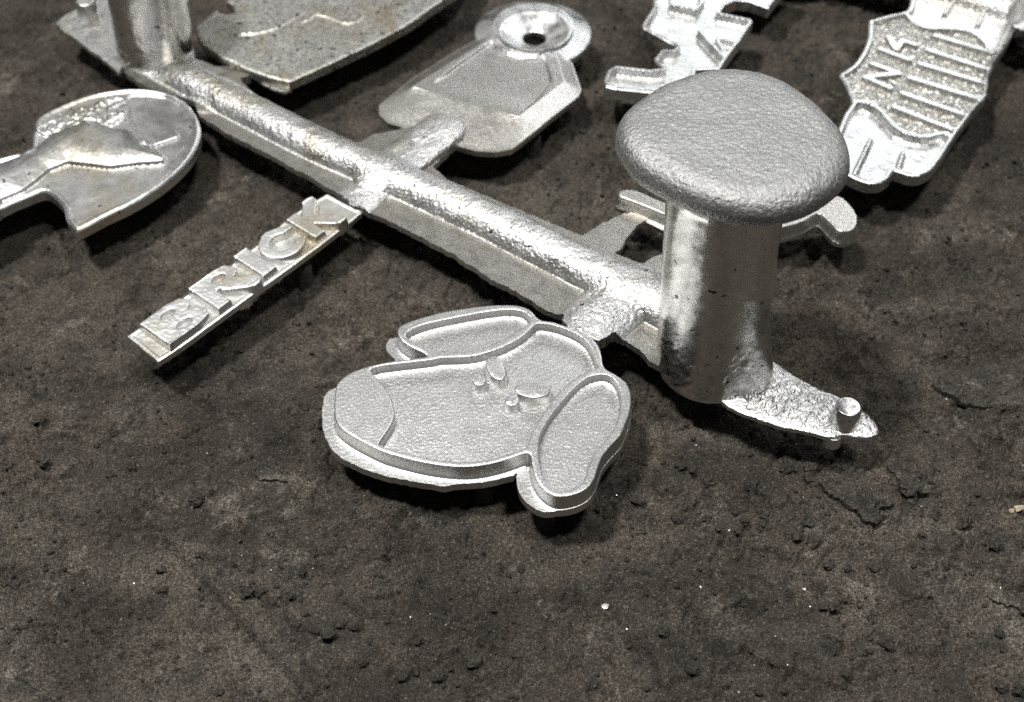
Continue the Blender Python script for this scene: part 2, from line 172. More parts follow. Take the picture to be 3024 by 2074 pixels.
# ------------------------------------------------------------------ plane geometry
def smooth_loop(p, sub=4):
    p = np.asarray(p); n = len(p); out = []
    for i in range(n):
        a, b, c, d = p[i-1], p[i], p[(i+1) % n], p[(i+2) % n]
        for k in range(sub):
            t = k/sub
            out.append(0.5*((2*b) + (-a+c)*t + (2*a-5*b+4*c-d)*t*t + (-a+3*b-3*c+d)*t**3))
    return np.array(out)
def smooth_path(p, sub=6):
    p = np.asarray(p); q = np.vstack([2*p[0]-p[1], p, 2*p[-1]-p[-2]]); out = []
    for i in range(1, len(q)-2):
        a, b, c, d = q[i-1], q[i], q[i+1], q[i+2]
        for k in range(sub):
            t = k/sub
            out.append(0.5*((2*b) + (-a+c)*t + (2*a-5*b+4*c-d)*t*t + (-a+3*b-3*c+d)*t**3))
    out.append(p[-1])
    return np.array(out)
def sdf(P, poly):
    """signed distance to a closed polygon, negative inside"""
    x = P[:, 0].astype(np.float32); y = P[:, 1].astype(np.float32)
    d2 = np.full(x.shape, 1e12, np.float32); ins = np.zeros(x.shape, bool)
    n = len(poly)
    for i in range(n):
        ax, ay = poly[i]; bx, by = poly[(i+1) % n]
        ex, ey = bx-ax, by-ay; L = ex*ex+ey*ey
        if L < 1e-12: continue
        wx = x-np.float32(ax); wy = y-np.float32(ay)
        t = np.clip((wx*np.float32(ex)+wy*np.float32(ey))*np.float32(1/L), 0, 1)
        qx = wx-np.float32(ex)*t; qy = wy-np.float32(ey)*t
        d2 = np.minimum(d2, qx*qx+qy*qy)
        if ay != by:
            c = (y >= min(ay, by)) & (y < max(ay, by))
            xc = ax+(y-ay)*(ex/ey)
            ins ^= c & (x < xc)
    d = np.sqrt(d2).astype(np.float64)
    return np.where(ins, -d, d)
def pdist(P, path):
    """distance to an open polyline, and the fraction along it"""
    best = np.full(len(P), 1e12); tt = np.zeros(len(P))
    seg = np.linalg.norm(np.diff(path, axis=0), axis=1); tot = seg.sum(); acc = 0
    for i in range(len(path)-1):
        a, b = path[i], path[i+1]; e = b-a
        w = P-a; t = np.clip((w@e)/(e@e+1e-12), 0, 1)
        q = w-np.outer(t, e); d = np.hypot(q[:, 0], q[:, 1])
        m = d < best; best[m] = d[m]; tt[m] = (acc+t[m]*seg[i])/tot
        acc += seg[i]
    return best, tt

# ------------------------------------------------------------------ objects
def link(name, mesh, mat=None, parent=None, loc=(0, 0, 0)):
    o = bpy.data.objects.new(name, mesh); C.objects.link(o)
    if mat is not None and not mesh.materials: mesh.materials.append(mat)
    o.parent = parent; o.location = loc
    return o
def mesh_np(name, V, quads=None, tris=None, smooth=True, sharp=None):
    """V in mm -> a mesh in metres"""
    me = bpy.data.meshes.new(name)
    V = np.asarray(V, dtype=np.float64)*0.001
    nq = 0 if quads is None else len(quads); nt = 0 if tris is None else len(tris)
    me.vertices.add(len(V)); me.vertices.foreach_set("co", V.ravel())
    idx = []
    if nq: idx.append(np.asarray(quads).ravel())
    if nt: idx.append(np.asarray(tris).ravel())
    idx = np.concatenate(idx).astype(np.int32)
    me.loops.add(len(idx)); me.loops.foreach_set("vertex_index", idx)
    me.polygons.add(nq+nt)
    st = np.concatenate([np.arange(nq)*4, nq*4+np.arange(nt)*3]).astype(np.int32)
    me.polygons.foreach_set("loop_start", st)
    me.polygons.foreach_set("use_smooth", np.full(nq+nt, smooth, dtype=bool))
    me.update(calc_edges=True); me.validate()
    if sharp: me.set_sharp_from_angle(angle=math.radians(sharp))
    return me

def relief(name, bounds, res, edge, height, z_bottom, mat, parent, zones=None, origin=(0, 0, 0), snap=(), draft=0.0):
    """A cast plate as a height field cut along edge(P) = 0, with side walls down to z_bottom and a closed underside.
    zones: list of (name, mask function, material) for pieces that become children of the plate."""
    x0, y0, x1, y1 = bounds
    nx = int((x1-x0)/res)+1; ny = int((y1-y0)/res)+1
    X, Y = np.meshgrid(x0+np.arange(nx)*res, y0+np.arange(ny)*res)
    P = np.stack([X.ravel(), Y.ravel()], 1)
    S = edge(P).reshape(ny, nx)
    gy, gx = np.gradient(S, res)
    ins = S < 0
    cell = ins[:-1, :-1] | ins[1:, :-1] | ins[:-1, 1:] | ins[1:, 1:]
    nin = (ins[:-1, :-1].astype(int) + ins[1:, :-1] + ins[:-1, 1:] + ins[1:, 1:])
    cell = nin >= 1
    ci, cj = np.nonzero(cell)
    q = np.stack([ci*nx+cj, ci*nx+cj+1, (ci+1)*nx+cj+1, (ci+1)*nx+cj], 1)
    used = np.unique(q); remap = np.full(nx*ny, -1); remap[used] = np.arange(len(used)); q = remap[q]
    p = P[used].copy(); s = S.ravel()[used]; g = np.stack([gx.ravel()[used], gy.ravel()[used]], 1)
    g /= np.maximum(np.linalg.norm(g, axis=1, keepdims=True), 1e-6)
    out = s >= 0
    p[out] -= g[out]*np.minimum(s[out], 2*res)[:, None]
    if out.any():
        po = p[out]; h_ = 0.02
        for _ in range(2):
            so = edge(po); go_ = np.stack([(edge(po+[h_, 0])-so)/h_, (edge(po+[0, h_])-so)/h_], 1)
            gn = np.maximum((go_**2).sum(1), 0.3); po = po-go_*np.clip(so, -res, res)[:, None]/gn[:, None]
        p[out] = po
        g[out] = go_/np.sqrt(gn)[:, None]
    for fn, levels in snap:                       # pull vertices onto the crisp contours of the relief
        h_ = 0.02; sv = fn(p); lv = np.array(levels); k_ = np.abs(sv[:, None]-lv[None]).argmin(axis=1); dv = lv[k_]-sv
        g_ = np.stack([(fn(p+[h_, 0])-sv)/h_, (fn(p+[0, h_])-sv)/h_], 1); gn = np.linalg.norm(g_, axis=1)
        m_ = (np.abs(dv) < 0.55*res) & (gn > 0.5) & ~out
        p[m_] += g_[m_]/gn[m_][:, None]**2*dv[m_][:, None]
    z = height(p)
    V = np.column_stack([p, z])
    # boundary edges
    e = np.concatenate([q[:, [0, 1]], q[:, [1, 2]], q[:, [2, 3]], q[:, [3, 0]]])
    key = np.sort(e, axis=1); kk = key[:, 0].astype(np.int64)*len(V)+key[:, 1]
    _, inv, cnt = np.unique(kk, return_inverse=True, return_counts=True)
    be = e[cnt[inv] == 1]
    zone_id = np.zeros(len(q), int)
    if zones:
        cen = p[q].mean(axis=1)
        for k, (zn, zf, zm) in enumerate(zones):
            zone_id[zf(cen)] = k+1
    root = None; made = {}
    for k in range(1 + (len(zones) if zones else 0)):
        fq = q[zone_id == k]
        if len(fq) == 0 and k: continue
        extra_q = None; tris = None; VV = V
        if k == 0:
            nb = len(V); bl = np.unique(be); bm_ = np.full(len(V), -1); bm_[bl] = np.arange(len(bl))
            top = V[bl]; bot = V[bl].copy(); bot[:, :2] += draft*g[bl]; bot[:, 2] = z_bottom
            VV = np.vstack([V, top, bot])
            a = bm_[be[:, 0]]; b = bm_[be[:, 1]]
            extra_q = np.stack([nb+b, nb+a, nb+len(bl)+a, nb+len(bl)+b], 1)
            nxt = {int(i): int(j) for i, j in zip(a, b)}
            loops = []; left = set(nxt)
            while left:
                st = next(iter(left)); lp = []; c = st
                while c in left:
                    left.discard(c); lp.append(c); c = nxt[c]
                if len(lp) > 2: loops.append(lp)
            loops.sort(key=len, reverse=True)
            flat_ = [i for lp in loops for i in lp]
            tri = tessellate_polygon([[Vector((bot[i, 0], bot[i, 1], 0)) for i in lp] for lp in loops])
            tl = [(nb+len(bl)+flat_[c], nb+len(bl)+flat_[b_], nb+len(bl)+flat_[a_]) for a_, b_, c in tri]
            tris = np.array(tl) if tl else None
            fq = np.vstack([fq, extra_q])
        uv = np.unique(np.concatenate([fq.ravel()] + ([tris.ravel()] if tris is not None else [])))
        rm = np.full(len(VV), -1); rm[uv] = np.arange(len(uv))
        loc = np.array(origin)*1000.0
        me = mesh_np(name if k == 0 else zones[k-1][0], VV[uv]-loc, rm[fq], None if tris is None else rm[tris], sharp=48)
        if k == 0: root = link(name, me, mat, parent)
        else: made[k-1] = link(zones[k-1][0], me, zones[k-1][2] or mat, root)
    return root, made

def tagp(o, label=None):
    if label: o["label"] = label
    return o
def tag(o, label, cat, group=None, kind=None):
    o["label"] = label
    if cat: o["category"] = cat
    if group: o["group"] = group
    if kind: o["kind"] = kind
    return o

def stud(name, outline, z0, z1, mat, parent, origin, draft=0.35, rnd=0.3, wob=0.0, foot=None):
    """a boss with drafted sides and a rounded top edge, standing on z0"""
    o = np.asarray(outline); c = o.mean(axis=0); n = len(o)
    r = np.linalg.norm(o-c, axis=1).mean()
    rings = [(draft+(foot or 0), z0-0.3), (draft+(foot or 0), z0), (draft*0.9, z0+0.25*(z1-z0)), (draft*0.3, z1-rnd*1.2), (0.0, z1-rnd*0.5), (-rnd*0.5, z1-rnd*0.1), (-rnd*1.1, z1), (-r*0.6, z1+0.02)]
    V = []
    for off, z in rings:
        ring = c+(o-c)*(1+off/r)
        zz = z+wob*perlin(ring[:, 0]/1.1, ring[:, 1]/1.1, 5)*(z > z0+0.5)
        V.append(np.column_stack([ring, np.full(n, 0)+zz]))
    V.append(np.array([[c[0], c[1], z1+wob*0.3]])); V = np.vstack(V)
    m = len(rings); q = []; t = []
    for i in range(m-1):
        for j in range(n):
            q.append((i*n+j, i*n+(j+1) % n, (i+1)*n+(j+1) % n, (i+1)*n+j))
    for j in range(n): t.append(((m-1)*n+j, (m-1)*n+(j+1) % n, m*n))
    if np.sum(o[:, 0]*np.roll(o[:, 1], -1)-o[:, 1]*np.roll(o[:, 0], -1)) < 0:
        q = [a[::-1] for a in q]; t = [a[::-1] for a in t]
    me = mesh_np(name, V-np.array(origin)*1000, np.array(q), np.array(t))
    return link(name, me, mat, parent)
def circle(c, r, n=28, ry=None):
    a = np.arange(n)*2*np.pi/n
    return np.column_stack([c[0]+r*np.cos(a), c[1]+(ry or r)*np.sin(a)])

# ------------------------------------------------------------------ materials
class NT:
    def __init__(self, m): self.t = m.node_tree; self.n = self.t.nodes; self.l = self.t.links
    def __call__(self, kind, **kw):
        nd = self.n.new(kind)
        for k, v in kw.items():
            if k.startswith('i_'): nd.inputs[k[2:].replace('_', ' ')].default_value = v
            else: setattr(nd, k, v)
        return nd
def noise(b, vec, scale, detail=3.0, rough=0.55, dist=0.0):
    nd = b('ShaderNodeTexNoise'); nd.inputs['Scale'].default_value = scale; nd.inputs['Detail'].default_value = detail
    nd.inputs['Roughness'].default_value = rough; nd.inputs['Distortion'].default_value = dist
    b.l.new(vec, nd.inputs['Vector']); return nd.outputs['Fac']
def ramp(b, src, stops):
    r = b('ShaderNodeValToRGB'); cr = r.color_ramp
    while len(cr.elements) < len(stops): cr.elements.new(0.5)
    for e_, (p_, c_) in zip(cr.elements, stops):
        e_.position = p_; e_.color = c_ if len(c_) == 4 else (*c_, 1)
    b.l.new(src, r.inputs[0]); return r.outputs[0]
def g3(v): return (v, v, v)
def mixc(b, fac, a, c):
    m = b('ShaderNodeMix', data_type='RGBA')
    b.l.new(fac, m.inputs[0])
    for s_, i_ in ((a, 6), (c, 7)):
        if isinstance(s_, tuple): m.inputs[i_].default_value = (*s_, 1) if len(s_) == 3 else s_
        else: b.l.new(s_, m.inputs[i_])
    return m.outputs[2]

def cast_metal(name, base=(0.80, 0.795, 0.78), rough=0.42, rvar=0.12, grain=0.45, grain_d=0.05, lump=2.2, lump_d=0.0, blotch=0.22, speck=0.25, stain=0.25, stain_col=(0.50, 0.43, 0.31), pits=0.0, seed=0.0):
    """as-cast aluminium: sand grain and orange-peel relief as bump, warm oxide stains, small dark pits. sizes in mm"""
    m = bpy.data.materials.new(name); m.use_nodes = True; b = NT(m)
    p = b.n['Principled BSDF']; p.inputs['Metallic'].default_value = 1.0
    tc = b('ShaderNodeTexCoord'); mp = b('ShaderNodeMapping'); mp.inputs['Location'].default_value = (seed, seed*0.7, 0)
    b.l.new(tc.outputs['Object'], mp.inputs['Vector']); v = mp.outputs['Vector']
    fine = noise(b, v, 1000.0/grain, 2.0, 0.6)
    mid = noise(b, v, 1000.0/lump, 2.0, 0.5)
    big = noise(b, v, 1000.0/26.0, 4.0, 0.62, 0.6)
    sp = noise(b, v, 1000.0/5.0, 3.0, 0.6)
    st = ramp(b, big, [(0.48, g3(0)), (0.68, g3(stain))])
    col = mixc(b, st, base, stain_col)
    dk = ramp(b, sp, [(0.30, g3(blotch)), (0.52, g3(0.0))])
    col = mixc(b, dk, col, tuple(c*0.55 for c in base))
    col = mixc(b, ramp(b, fine, [(0.36, g3(speck)), (0.58, g3(0.0))]), col, tuple(c*0.35 for c in base))
    if pits:
        pt = noise(b, v, 1000.0/2.6, 1.0, 0.4)
        pm = ramp(b, pt, [(0.21+0.08*pits, g3(0.95)), (0.26+0.08*pits, g3(0))])
        col = mixc(b, pm, col, (0.035, 0.032, 0.028))
    b.l.new(col, p.inputs['Base Color'])
    rr = b('ShaderNodeMapRange'); rr.inputs['To Min'].default_value = rough-rvar; rr.inputs['To Max'].default_value = rough+rvar
    rr.inputs['From Min'].default_value = 0.3; rr.inputs['From Max'].default_value = 0.7
    b.l.new(sp, rr.inputs['Value'])
    b.l.new(rr.outputs[0], p.inputs['Roughness'])
    bu = b('ShaderNodeBump'); bu.inputs['Strength'].default_value = 1.0; bu.inputs['Distance'].default_value = grain_d*0.001
    b.l.new(fine, bu.inputs['Height']); nrm = bu.outputs['Normal']
    if lump_d:
        b2 = b('ShaderNodeBump'); b2.inputs['Strength'].default_value = 1.0; b2.inputs['Distance'].default_value = lump_d*0.001
        b.l.new(mid, b2.inputs['Height']); b.l.new(nrm, b2.inputs['Normal']); nrm = b2.outputs['Normal']
    b.l.new(nrm, p.inputs['Normal'])
    return m
M_SANDY = cast_metal('sand_cast_aluminium', base=(0.79, 0.785, 0.77), grain=0.22, grain_d=0.06, rough=0.37, rvar=0.02, blotch=0.0, speck=0.55, stain=0.08)
M_STUD = cast_metal('smooth_sided_aluminium', base=(0.76, 0.755, 0.74), grain=0.3, grain_d=0.06, rough=0.38, rvar=0.04, blotch=0.05, speck=0.3, stain=0.1, seed=7.7)
M_RUN = cast_metal('rough_cast_aluminium', grain=0.35, grain_d=0.06, base=(0.72, 0.715, 0.70), lump=1.0, lump_d=0.40, blotch=0.05, rough=0.42, rvar=0.08, stain=0.55, stain_col=(0.56, 0.48, 0.32), pits=0.3, seed=0.3)
M_SPRUE = cast_metal('smooth_cast_aluminium', grain=0.5, grain_d=0.02, lump=2.5, lump_d=0.06, rough=0.27, rvar=0.07, blotch=0.15, stain=0.2, pits=0.35, seed=0.8)
M_HEAD = cast_metal('pebbled_aluminium', base=(0.44, 0.44, 0.43), grain=0.4, grain_d=0.16, lump=1.1, lump_d=0.42, blotch=0.12, speck=0.6, rvar=0.05, rough=0.60, stain=0.05, seed=1.3)
M_BAR = cast_metal('wet_look_aluminium', grain=0.4, grain_d=0.02, lump=1.4, lump_d=0.035, rough=0.45, rvar=0.05, blotch=0.0, speck=0.1, stain=0.6, stain_col=(0.52, 0.44, 0.28), seed=1.9)
M_DISC = cast_metal('stained_aluminium', grain=0.7, grain_d=0.05, lump=2.6, lump_d=0.02, rough=0.38, rvar=0.05, blotch=0.05, stain=0.5, stain_col=(0.58, 0.50, 0.34), pits=0.1, seed=2.3)
M_OVAL = cast_metal('pitted_stained_aluminium', base=(0.70, 0.685, 0.64), speck=0.9, grain=0.9, grain_d=0.12, lump=1.2, lump_d=0.06, rough=0.46, rvar=0.05, blotch=0.1, stain=0.9, stain_col=(0.50, 0.42, 0.27), pits=0.95, seed=3.1)
M_TAG = cast_metal('printed_pattern_aluminium', base=(0.70, 0.68, 0.64), grain=0.45, grain_d=0.06, rough=0.38, rvar=0.04, blotch=0.05, speck=0.5, stain=0.3, seed=3.9)
M_FLASH = cast_metal('dull_flash_aluminium', base=(0.54, 0.52, 0.48), grain=0.3, grain_d=0.07, rough=0.36, rvar=0.05, blotch=0.08, speck=0.5, stain=0.3, seed=5.2)
M_GRAINY = cast_metal('coarse_grained_aluminium', base=(0.58, 0.57, 0.54), grain=0.8, grain_d=0.25, rough=0.45, rvar=0.05, blotch=0.1, speck=0.7, stain=0.1, seed=6.1)
M_BRIGHT = cast_metal('bright_aluminium', base=(0.86, 0.86, 0.85), grain=0.6, grain_d=0.02, lump=2.4, lump_d=0.02, rough=0.34, stain=0.05, seed=4.4)

def sand_material(name, lo=(0.060, 0.050, 0.040), hi=(0.205, 0.171, 0.136), dust=(0.33, 0.29, 0.24), world=False):
    m = bpy.data.materials.new(name); m.use_nodes = True; b = NT(m)
    p = b.n['Principled BSDF']; p.inputs['Roughness'].default_value = 0.95
    p.inputs['Specular IOR Level'].default_value = 0.15
    tc = b('ShaderNodeTexCoord'); v = b('ShaderNodeNewGeometry').outputs['Position'] if world else tc.outputs['Object']
    big = noise(b, v, 16.0, 5.0, 0.62, 0.4); mid = noise(b, v, 90.0, 5.0, 0.7); fine = noise(b, v, 1400.0, 2.0, 0.6)
    c = mixc(b, ramp(b, big, [(0.36, g3(0)), (0.66, g3(1))]), lo, hi)
    red = noise(b, v, 34.0, 3.0, 0.6)
    if not world:                                 # paler ground per vertex: compacted sand, and the track ridge's lit side painted in
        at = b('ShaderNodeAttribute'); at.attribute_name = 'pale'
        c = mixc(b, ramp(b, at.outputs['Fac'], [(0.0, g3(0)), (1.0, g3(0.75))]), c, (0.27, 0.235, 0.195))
    c = mixc(b, ramp(b, red, [(0.5, g3(0)), (0.75, g3(0.45))]), c, (0.085, 0.060, 0.047))
    c = mixc(b, ramp(b, mid, [(0.34, g3(0.75)), (0.54, g3(0))]), c, (0.034, 0.033, 0.029))
    d1 = noise(b, v, 42.0, 7.0, 0.74, 0.4)
    c = mixc(b, ramp(b, d1, [(0.575, g3(0)), (0.66, g3(0.85))]), c, dust)
    if not world:                                 # dusty smears dragged along the bed
        mp = b('ShaderNodeMapping'); mp.inputs['Rotation'].default_value = (0, 0, math.radians(56)); mp.inputs['Scale'].default_value = (9.0, 40.0, 20.0)
        b.l.new(v, mp.inputs['Vector'])
        sm = noise(b, mp.outputs['Vector'], 1.0, 4.0, 0.6)
        c = mixc(b, ramp(b, sm, [(0.52, g3(0)), (0.72, g3(0.40))]), c, dust)
    vf = noise(b, v, 3300.0, 2.0, 0.6)
    c = mixc(b, ramp(b, vf, [(0.40, g3(0.75)), (0.56, g3(0))]), c, (0.024, 0.022, 0.019))
    c = mixc(b, ramp(b, vf, [(0.60, g3(0)), (0.72, g3(0.5))]), c, dust)
    c = mixc(b, ramp(b, fine, [(0.36, g3(0.8)), (0.60, g3(0))]), c, (0.030, 0.027, 0.024))
    c = mixc(b, ramp(b, fine, [(0.62, g3(0)), (0.76, g3(0.6))]), c, dust)
    b.l.new(c, p.inputs['Base Color'])
    bu = b('ShaderNodeBump'); bu.inputs['Strength'].default_value = 1.0; bu.inputs['Distance'].default_value = 0.0008
    b.l.new(fine, bu.inputs['Height'])
    f2 = noise(b, v, 420.0, 3.0, 0.65)
    b2 = b('ShaderNodeBump'); b2.inputs['Strength'].default_value = 1.0; b2.inputs['Distance'].default_value = 0.0016
    b.l.new(f2, b2.inputs['Height']); b.l.new(bu.outputs['Normal'], b2.inputs['Normal'])
    b3 = b('ShaderNodeBump'); b3.inputs['Distance'].default_value = 0.00035; b.l.new(vf, b3.inputs['Height']); b.l.new(b2.outputs['Normal'], b3.inputs['Normal'])
    b.l.new(b3.outputs['Normal'], p.inputs['Normal'])
    return m
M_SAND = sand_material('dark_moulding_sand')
M_CLOD = sand_material('sand_clod_surface', lo=(0.070, 0.062, 0.052), hi=(0.145, 0.128, 0.108), dust=(0.16, 0.145, 0.13), world=True)
def plain(name, col, rough=0.6, metal=0.0):
    m = bpy.data.materials.new(name); m.use_nodes = True; b = NT(m); p = b.n['Principled BSDF']
    tc = b('ShaderNodeTexCoord'); f = noise(b, tc.outputs['Object'], 900.0, 3.0)
    b.l.new(mixc(b, f, tuple(c*0.7 for c in col), tuple(min(1, c*1.25) for c in col)), p.inputs['Base Color'])
    p.inputs['Roughness'].default_value = rough; p.inputs['Metallic'].default_value = metal
    return m
M_CRUST = sand_material('crusted_sand', lo=(0.085, 0.076, 0.064), hi=(0.16, 0.143, 0.12), world=True)
M_PIN = sand_material('shaded_sandy_pin', world=True)  # sandy coat whose dark colour also paints the shade on the pins
M_FLECK = plain('bright_metal_fleck', (0.75, 0.74, 0.70), 0.35, 0.6)
M_STRAW = plain('dry_wood_chip', (0.40, 0.33, 0.22), 0.7)

# ------------------------------------------------------------------ the sand bed
def sand_height(x, y):
    x = np.asarray(x, float); y = np.asarray(y, float)
    P = np.stack([x.ravel(), y.ravel()], 1)
    h = 1.3*fbm(x, y, 62, 3, 0.5, 1) + 0.7*fbm(x, y, 19, 3, 0.55, 2)
    wx = x+4*fbm(x, y, 14, 3, 0.6, 11); wy = y+4*fbm(x, y, 14, 3, 0.6, 12)
    # broken crust: flat flakes with sharp little edges
    n1 = fbm(wx, wy, 26, 4, 0.6, 21); reg = sstep(-0.15, 0.25, fbm(x, y, 80, 2, 0.5, 31)+0.0016*x)
    h = h + 1.6*reg*(sstep(0.10, 0.13, n1)+0.8*sstep(-0.22, -0.19, n1))
    n2 = fbm(wx, wy, 11, 4, 0.62, 41)
    h = h + 0.8*sstep(0.22, 0.25, n2) - 1.6*sstep(0.30, 0.42, fbm(wx, wy, 13, 4, 0.6, 51))
    # grain
    h = h + 0.75*fbm(x, y, 4.5, 4, 0.7, 61)
    nn = fbm(x, y, 2.6, 2, 0.5, 71); msk = sstep(-0.05, 0.35, fbm(x, y, 33, 3, 0.6, 81))
    h = h + 1.3*msk*sstep(0.16, 0.42, nn)
    # cracks and torn crust edges
    cr = np.abs(fbm(wx, wy, 30, 4, 0.62, 161)); cm = sstep(-0.1, 0.3, fbm(x, y, 50, 3, 0.55, 171)+0.0012*x)
    h = h - 1.0*cm*sstep(0.05, 0.005, cr)*sstep(0.0, 0.3, fbm(x, y, 17, 3, 0.6, 181)) + 0.5*cm*sstep(0.14, 0.04, cr)
    # scraped tracks in the bed
    for key, wd, dep in (('track_a', 10.0, 3.2), ('track_b', 9.0, 1.4), ('track_c', 9.0, 1.5), ('track_d', 12.0, 1.8)):
        a, b = D[key]; e = (b-a)/np.linalg.norm(b-a); nrm = np.array([-e[1], e[0]])
        w = P-a; u = (w@e).reshape(x.shape); s = (w@nrm).reshape(x.shape)
        s = s+0.8*fbm(x, y, 9, 3, 0.5, 91)
        h = h + dep*sstep(-0.9, 0.9, s)*sstep(wd*1.6, wd*0.4, s)*sstep(-8, 6, u)*0.9
    # keep the bed low under the casting's pins
    return h-0.9
def axis_coords(lo, hi, step, far):
    c = list(np.arange(lo, hi+1e-6, step)); s = step; a = [c[-1]]
    while a[-1] < far: s *= 1.35; a.append(a[-1]+s)
    s = step; b = [c[0]]
    while b[-1] > -far: s *= 1.35; b.append(b[-1]-s)
    return np.array(b[:0:-1]+c+a[1:])
xs = axis_coords(-235, 235, 0.62, 2500); ys = axis_coords(-150, 235, 0.62, 2500)
X, Y = np.meshgrid(xs, ys)
Z = sand_height(X, Y)
ny, nx = X.shape
idx = np.arange(nx*ny).reshape(ny, nx)
q = np.stack([idx[:-1, :-1].ravel(), idx[:-1, 1:].ravel(), idx[1:, 1:].ravel(), idx[1:, :-1].ravel()], 1)
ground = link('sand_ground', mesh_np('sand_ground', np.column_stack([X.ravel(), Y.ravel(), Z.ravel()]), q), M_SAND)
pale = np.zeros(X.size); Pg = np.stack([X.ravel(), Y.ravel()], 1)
for key, k_ in (('pale_a', 0.75), ('pale_lit', 1.0), ('pale_c', 0.75), ('pale_d', 0.6), ('pale_e', 0.6), ('pale_f', 0.5)):  # one band paints the light caught by the diagonal ridge
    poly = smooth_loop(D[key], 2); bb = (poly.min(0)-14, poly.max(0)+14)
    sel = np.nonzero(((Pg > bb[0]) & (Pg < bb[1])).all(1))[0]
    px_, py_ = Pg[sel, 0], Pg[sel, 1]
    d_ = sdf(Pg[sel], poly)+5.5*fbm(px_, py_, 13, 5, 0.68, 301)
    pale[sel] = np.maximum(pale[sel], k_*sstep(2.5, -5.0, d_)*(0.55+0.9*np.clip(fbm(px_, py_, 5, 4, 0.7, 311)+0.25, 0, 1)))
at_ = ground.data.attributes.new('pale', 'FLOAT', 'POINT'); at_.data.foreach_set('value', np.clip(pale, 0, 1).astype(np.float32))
tag(ground, 'dark brown moulding sand bed with crusty flakes and scraped tracks', None, kind='structure')

# flakes of crusted sand, broken loose and lying flat on the bed
def crust_flake(loop, thick, label, seed):
    lp_ = smooth_loop(loop, 3)
    e_ = lambda p: sdf(p, lp_)+1.3*fbm(p[:, 0], p[:, 1], 6, 4, 0.65, seed)
    g0 = float(sand_height(loop[:, 0], loop[:, 1]).mean())
    z_ = lambda p: g0+thick+0.5*(sand_height(p[:, 0], p[:, 1])-g0)+0.25*fbm(p[:, 0], p[:, 1], 2.5, 3, 0.65, seed+1)+0.5*fbm(p[:, 0], p[:, 1], 11, 3, 0.6, seed+2)
    o, _ = relief('sand_crust_flake', bnd(lp_, m=3), 0.45, e_, z_, g0-1.2, M_CRUST, None)
    tag(o, label, 'sand crust')
def bnd(*loops, m=1.0):
    a = np.vstack(loops); return (a[:, 0].min()-m, a[:, 1].min()-m, a[:, 0].max()+m, a[:, 1].max()+m)
crust_flake(D['crust'], 1.2, 'round flat flake of crusted sand just below the end tab with the pin', 201)
crust_flake(D['crust_b'], 1.7, 'long torn flake of crusted sand running right of the round flake', 211)
crust_flake(D['crust_c'], 1.6, 'narrow ridge shaped crust flake right of the long torn flake', 221)
crust_flake(D['crust_d'], 1.6, 'broad crust flake at the right edge, right of the end tab', 231)
crust_flake(D['crust_e'], 1.3, 'low crust flake near the right edge below the wood chip', 241)
crust_flake(D['crust_f'], 1.2, 'small crust flake in the open sand left of the dog nose', 251)

# ------------------------------------------------------------------ the casting
ORG = (D['spr_base'][0, 0]*0.001, D['spr_base'][0, 1]*0.001, 0.0)
tree = bpy.data.objects.new('aluminium_casting', None); C.objects.link(tree); tree.location = ORG
tag(tree, 'silver aluminium casting with mushroom topped sprue, dog head and BRICK letter bar on one runner', 'metal casting')
def grain(p, size, amp, seed=0): return amp*fbm(p[:, 0], p[:, 1], size, 2, 0.6, seed)
# --- dog head plaque
rim = smooth_loop(D['dog_rim'], 3); fa = smooth_loop(D['dog_flange_a'], 2); fb = smooth_loop(D['dog_flange_b'], 2); fc = smooth_loop(D['dog_flange_c'], 2)
ea = smooth_loop(D['dog_ear_a'], 3); eb = smooth_loop(D['dog_ear_b'], 3); fcv = smooth_loop(D['dog_face'], 2); nose = smooth_loop(D['dog_nose'], 2)
def flange_edge(p):
    w = 0.12*fbm(p[:, 0], p[:, 1], 2.5, 3, 0.6, 7)
    return np.minimum.reduce([sdf(p, rim)-0.45, sdf(p, fa)+w*2, sdf(p, fb)+w, sdf(p, fc)+w])
def flange_z(p):
    sr = sdf(p, rim)
    return 14.5+grain(p, 0.9, 0.05, 3)+0.35*np.exp(-np.clip(sr-0.3, 0, 9)/0.3)
def dog_z(p):
    sr = sdf(p, rim)
    z = 20.5+grain(p, 0.8, 0.05, 5)-0.22*np.exp(np.minimum(sr, 0)/0.17)
    for pk, dep, wd in ((ea, 3.3, 0.30), (eb, 3.3, 0.30), (fcv, 3.6, 0.30)):
        s = sdf(p, pk)
        k = np.clip(-s/wd, 0, 1); z = z-0.12*np.exp(-np.clip(s, 0, 9)/0.14)*(s >= -0.001)
        fl_ = dep-0.35*np.exp(-np.clip(-s-wd, 0, 9)/0.5)
        z = z-k*(fl_+grain(p, 0.9, 0.05, 9))
    z = z-0.30*np.exp(-(pdist(p, nline)[0]/0.30)**2)*(sr < -0.6)
    return z
nline = smooth_path(D['dog_nose'][:9], 4)
zones = [('ear', lambda c: (sdf(c, ea) < 0.35) , M_SANDY), ('ear', lambda c: (sdf(c, eb) < 0.35), M_SANDY), ('nose', lambda c: (sdf(c, nose) < 0) & (sdf(c, rim) < -0.4), M_SANDY)]
dog, dz = relief('dog_head_plaque', bnd(rim, m=1.5), 0.21, lambda p: sdf(p, rim), dog_z, 13.0, M_SANDY, tree, zones, ORG, draft=0.35, snap=[(lambda p: sdf(p, rim), (-0.2,))]+[((lambda l: (lambda p: sdf(p, l)))(l), (0.0, -0.30)) for l in (fcv, ea, eb)])
fln, _ = relief('flange', bnd(rim, fa, fb, fc, m=1.5), 0.25, flange_edge, flange_z, 11.8, M_SANDY, dog, None, (0, 0, 0))
fln.location = (-ORG[0], -ORG[1], 0)
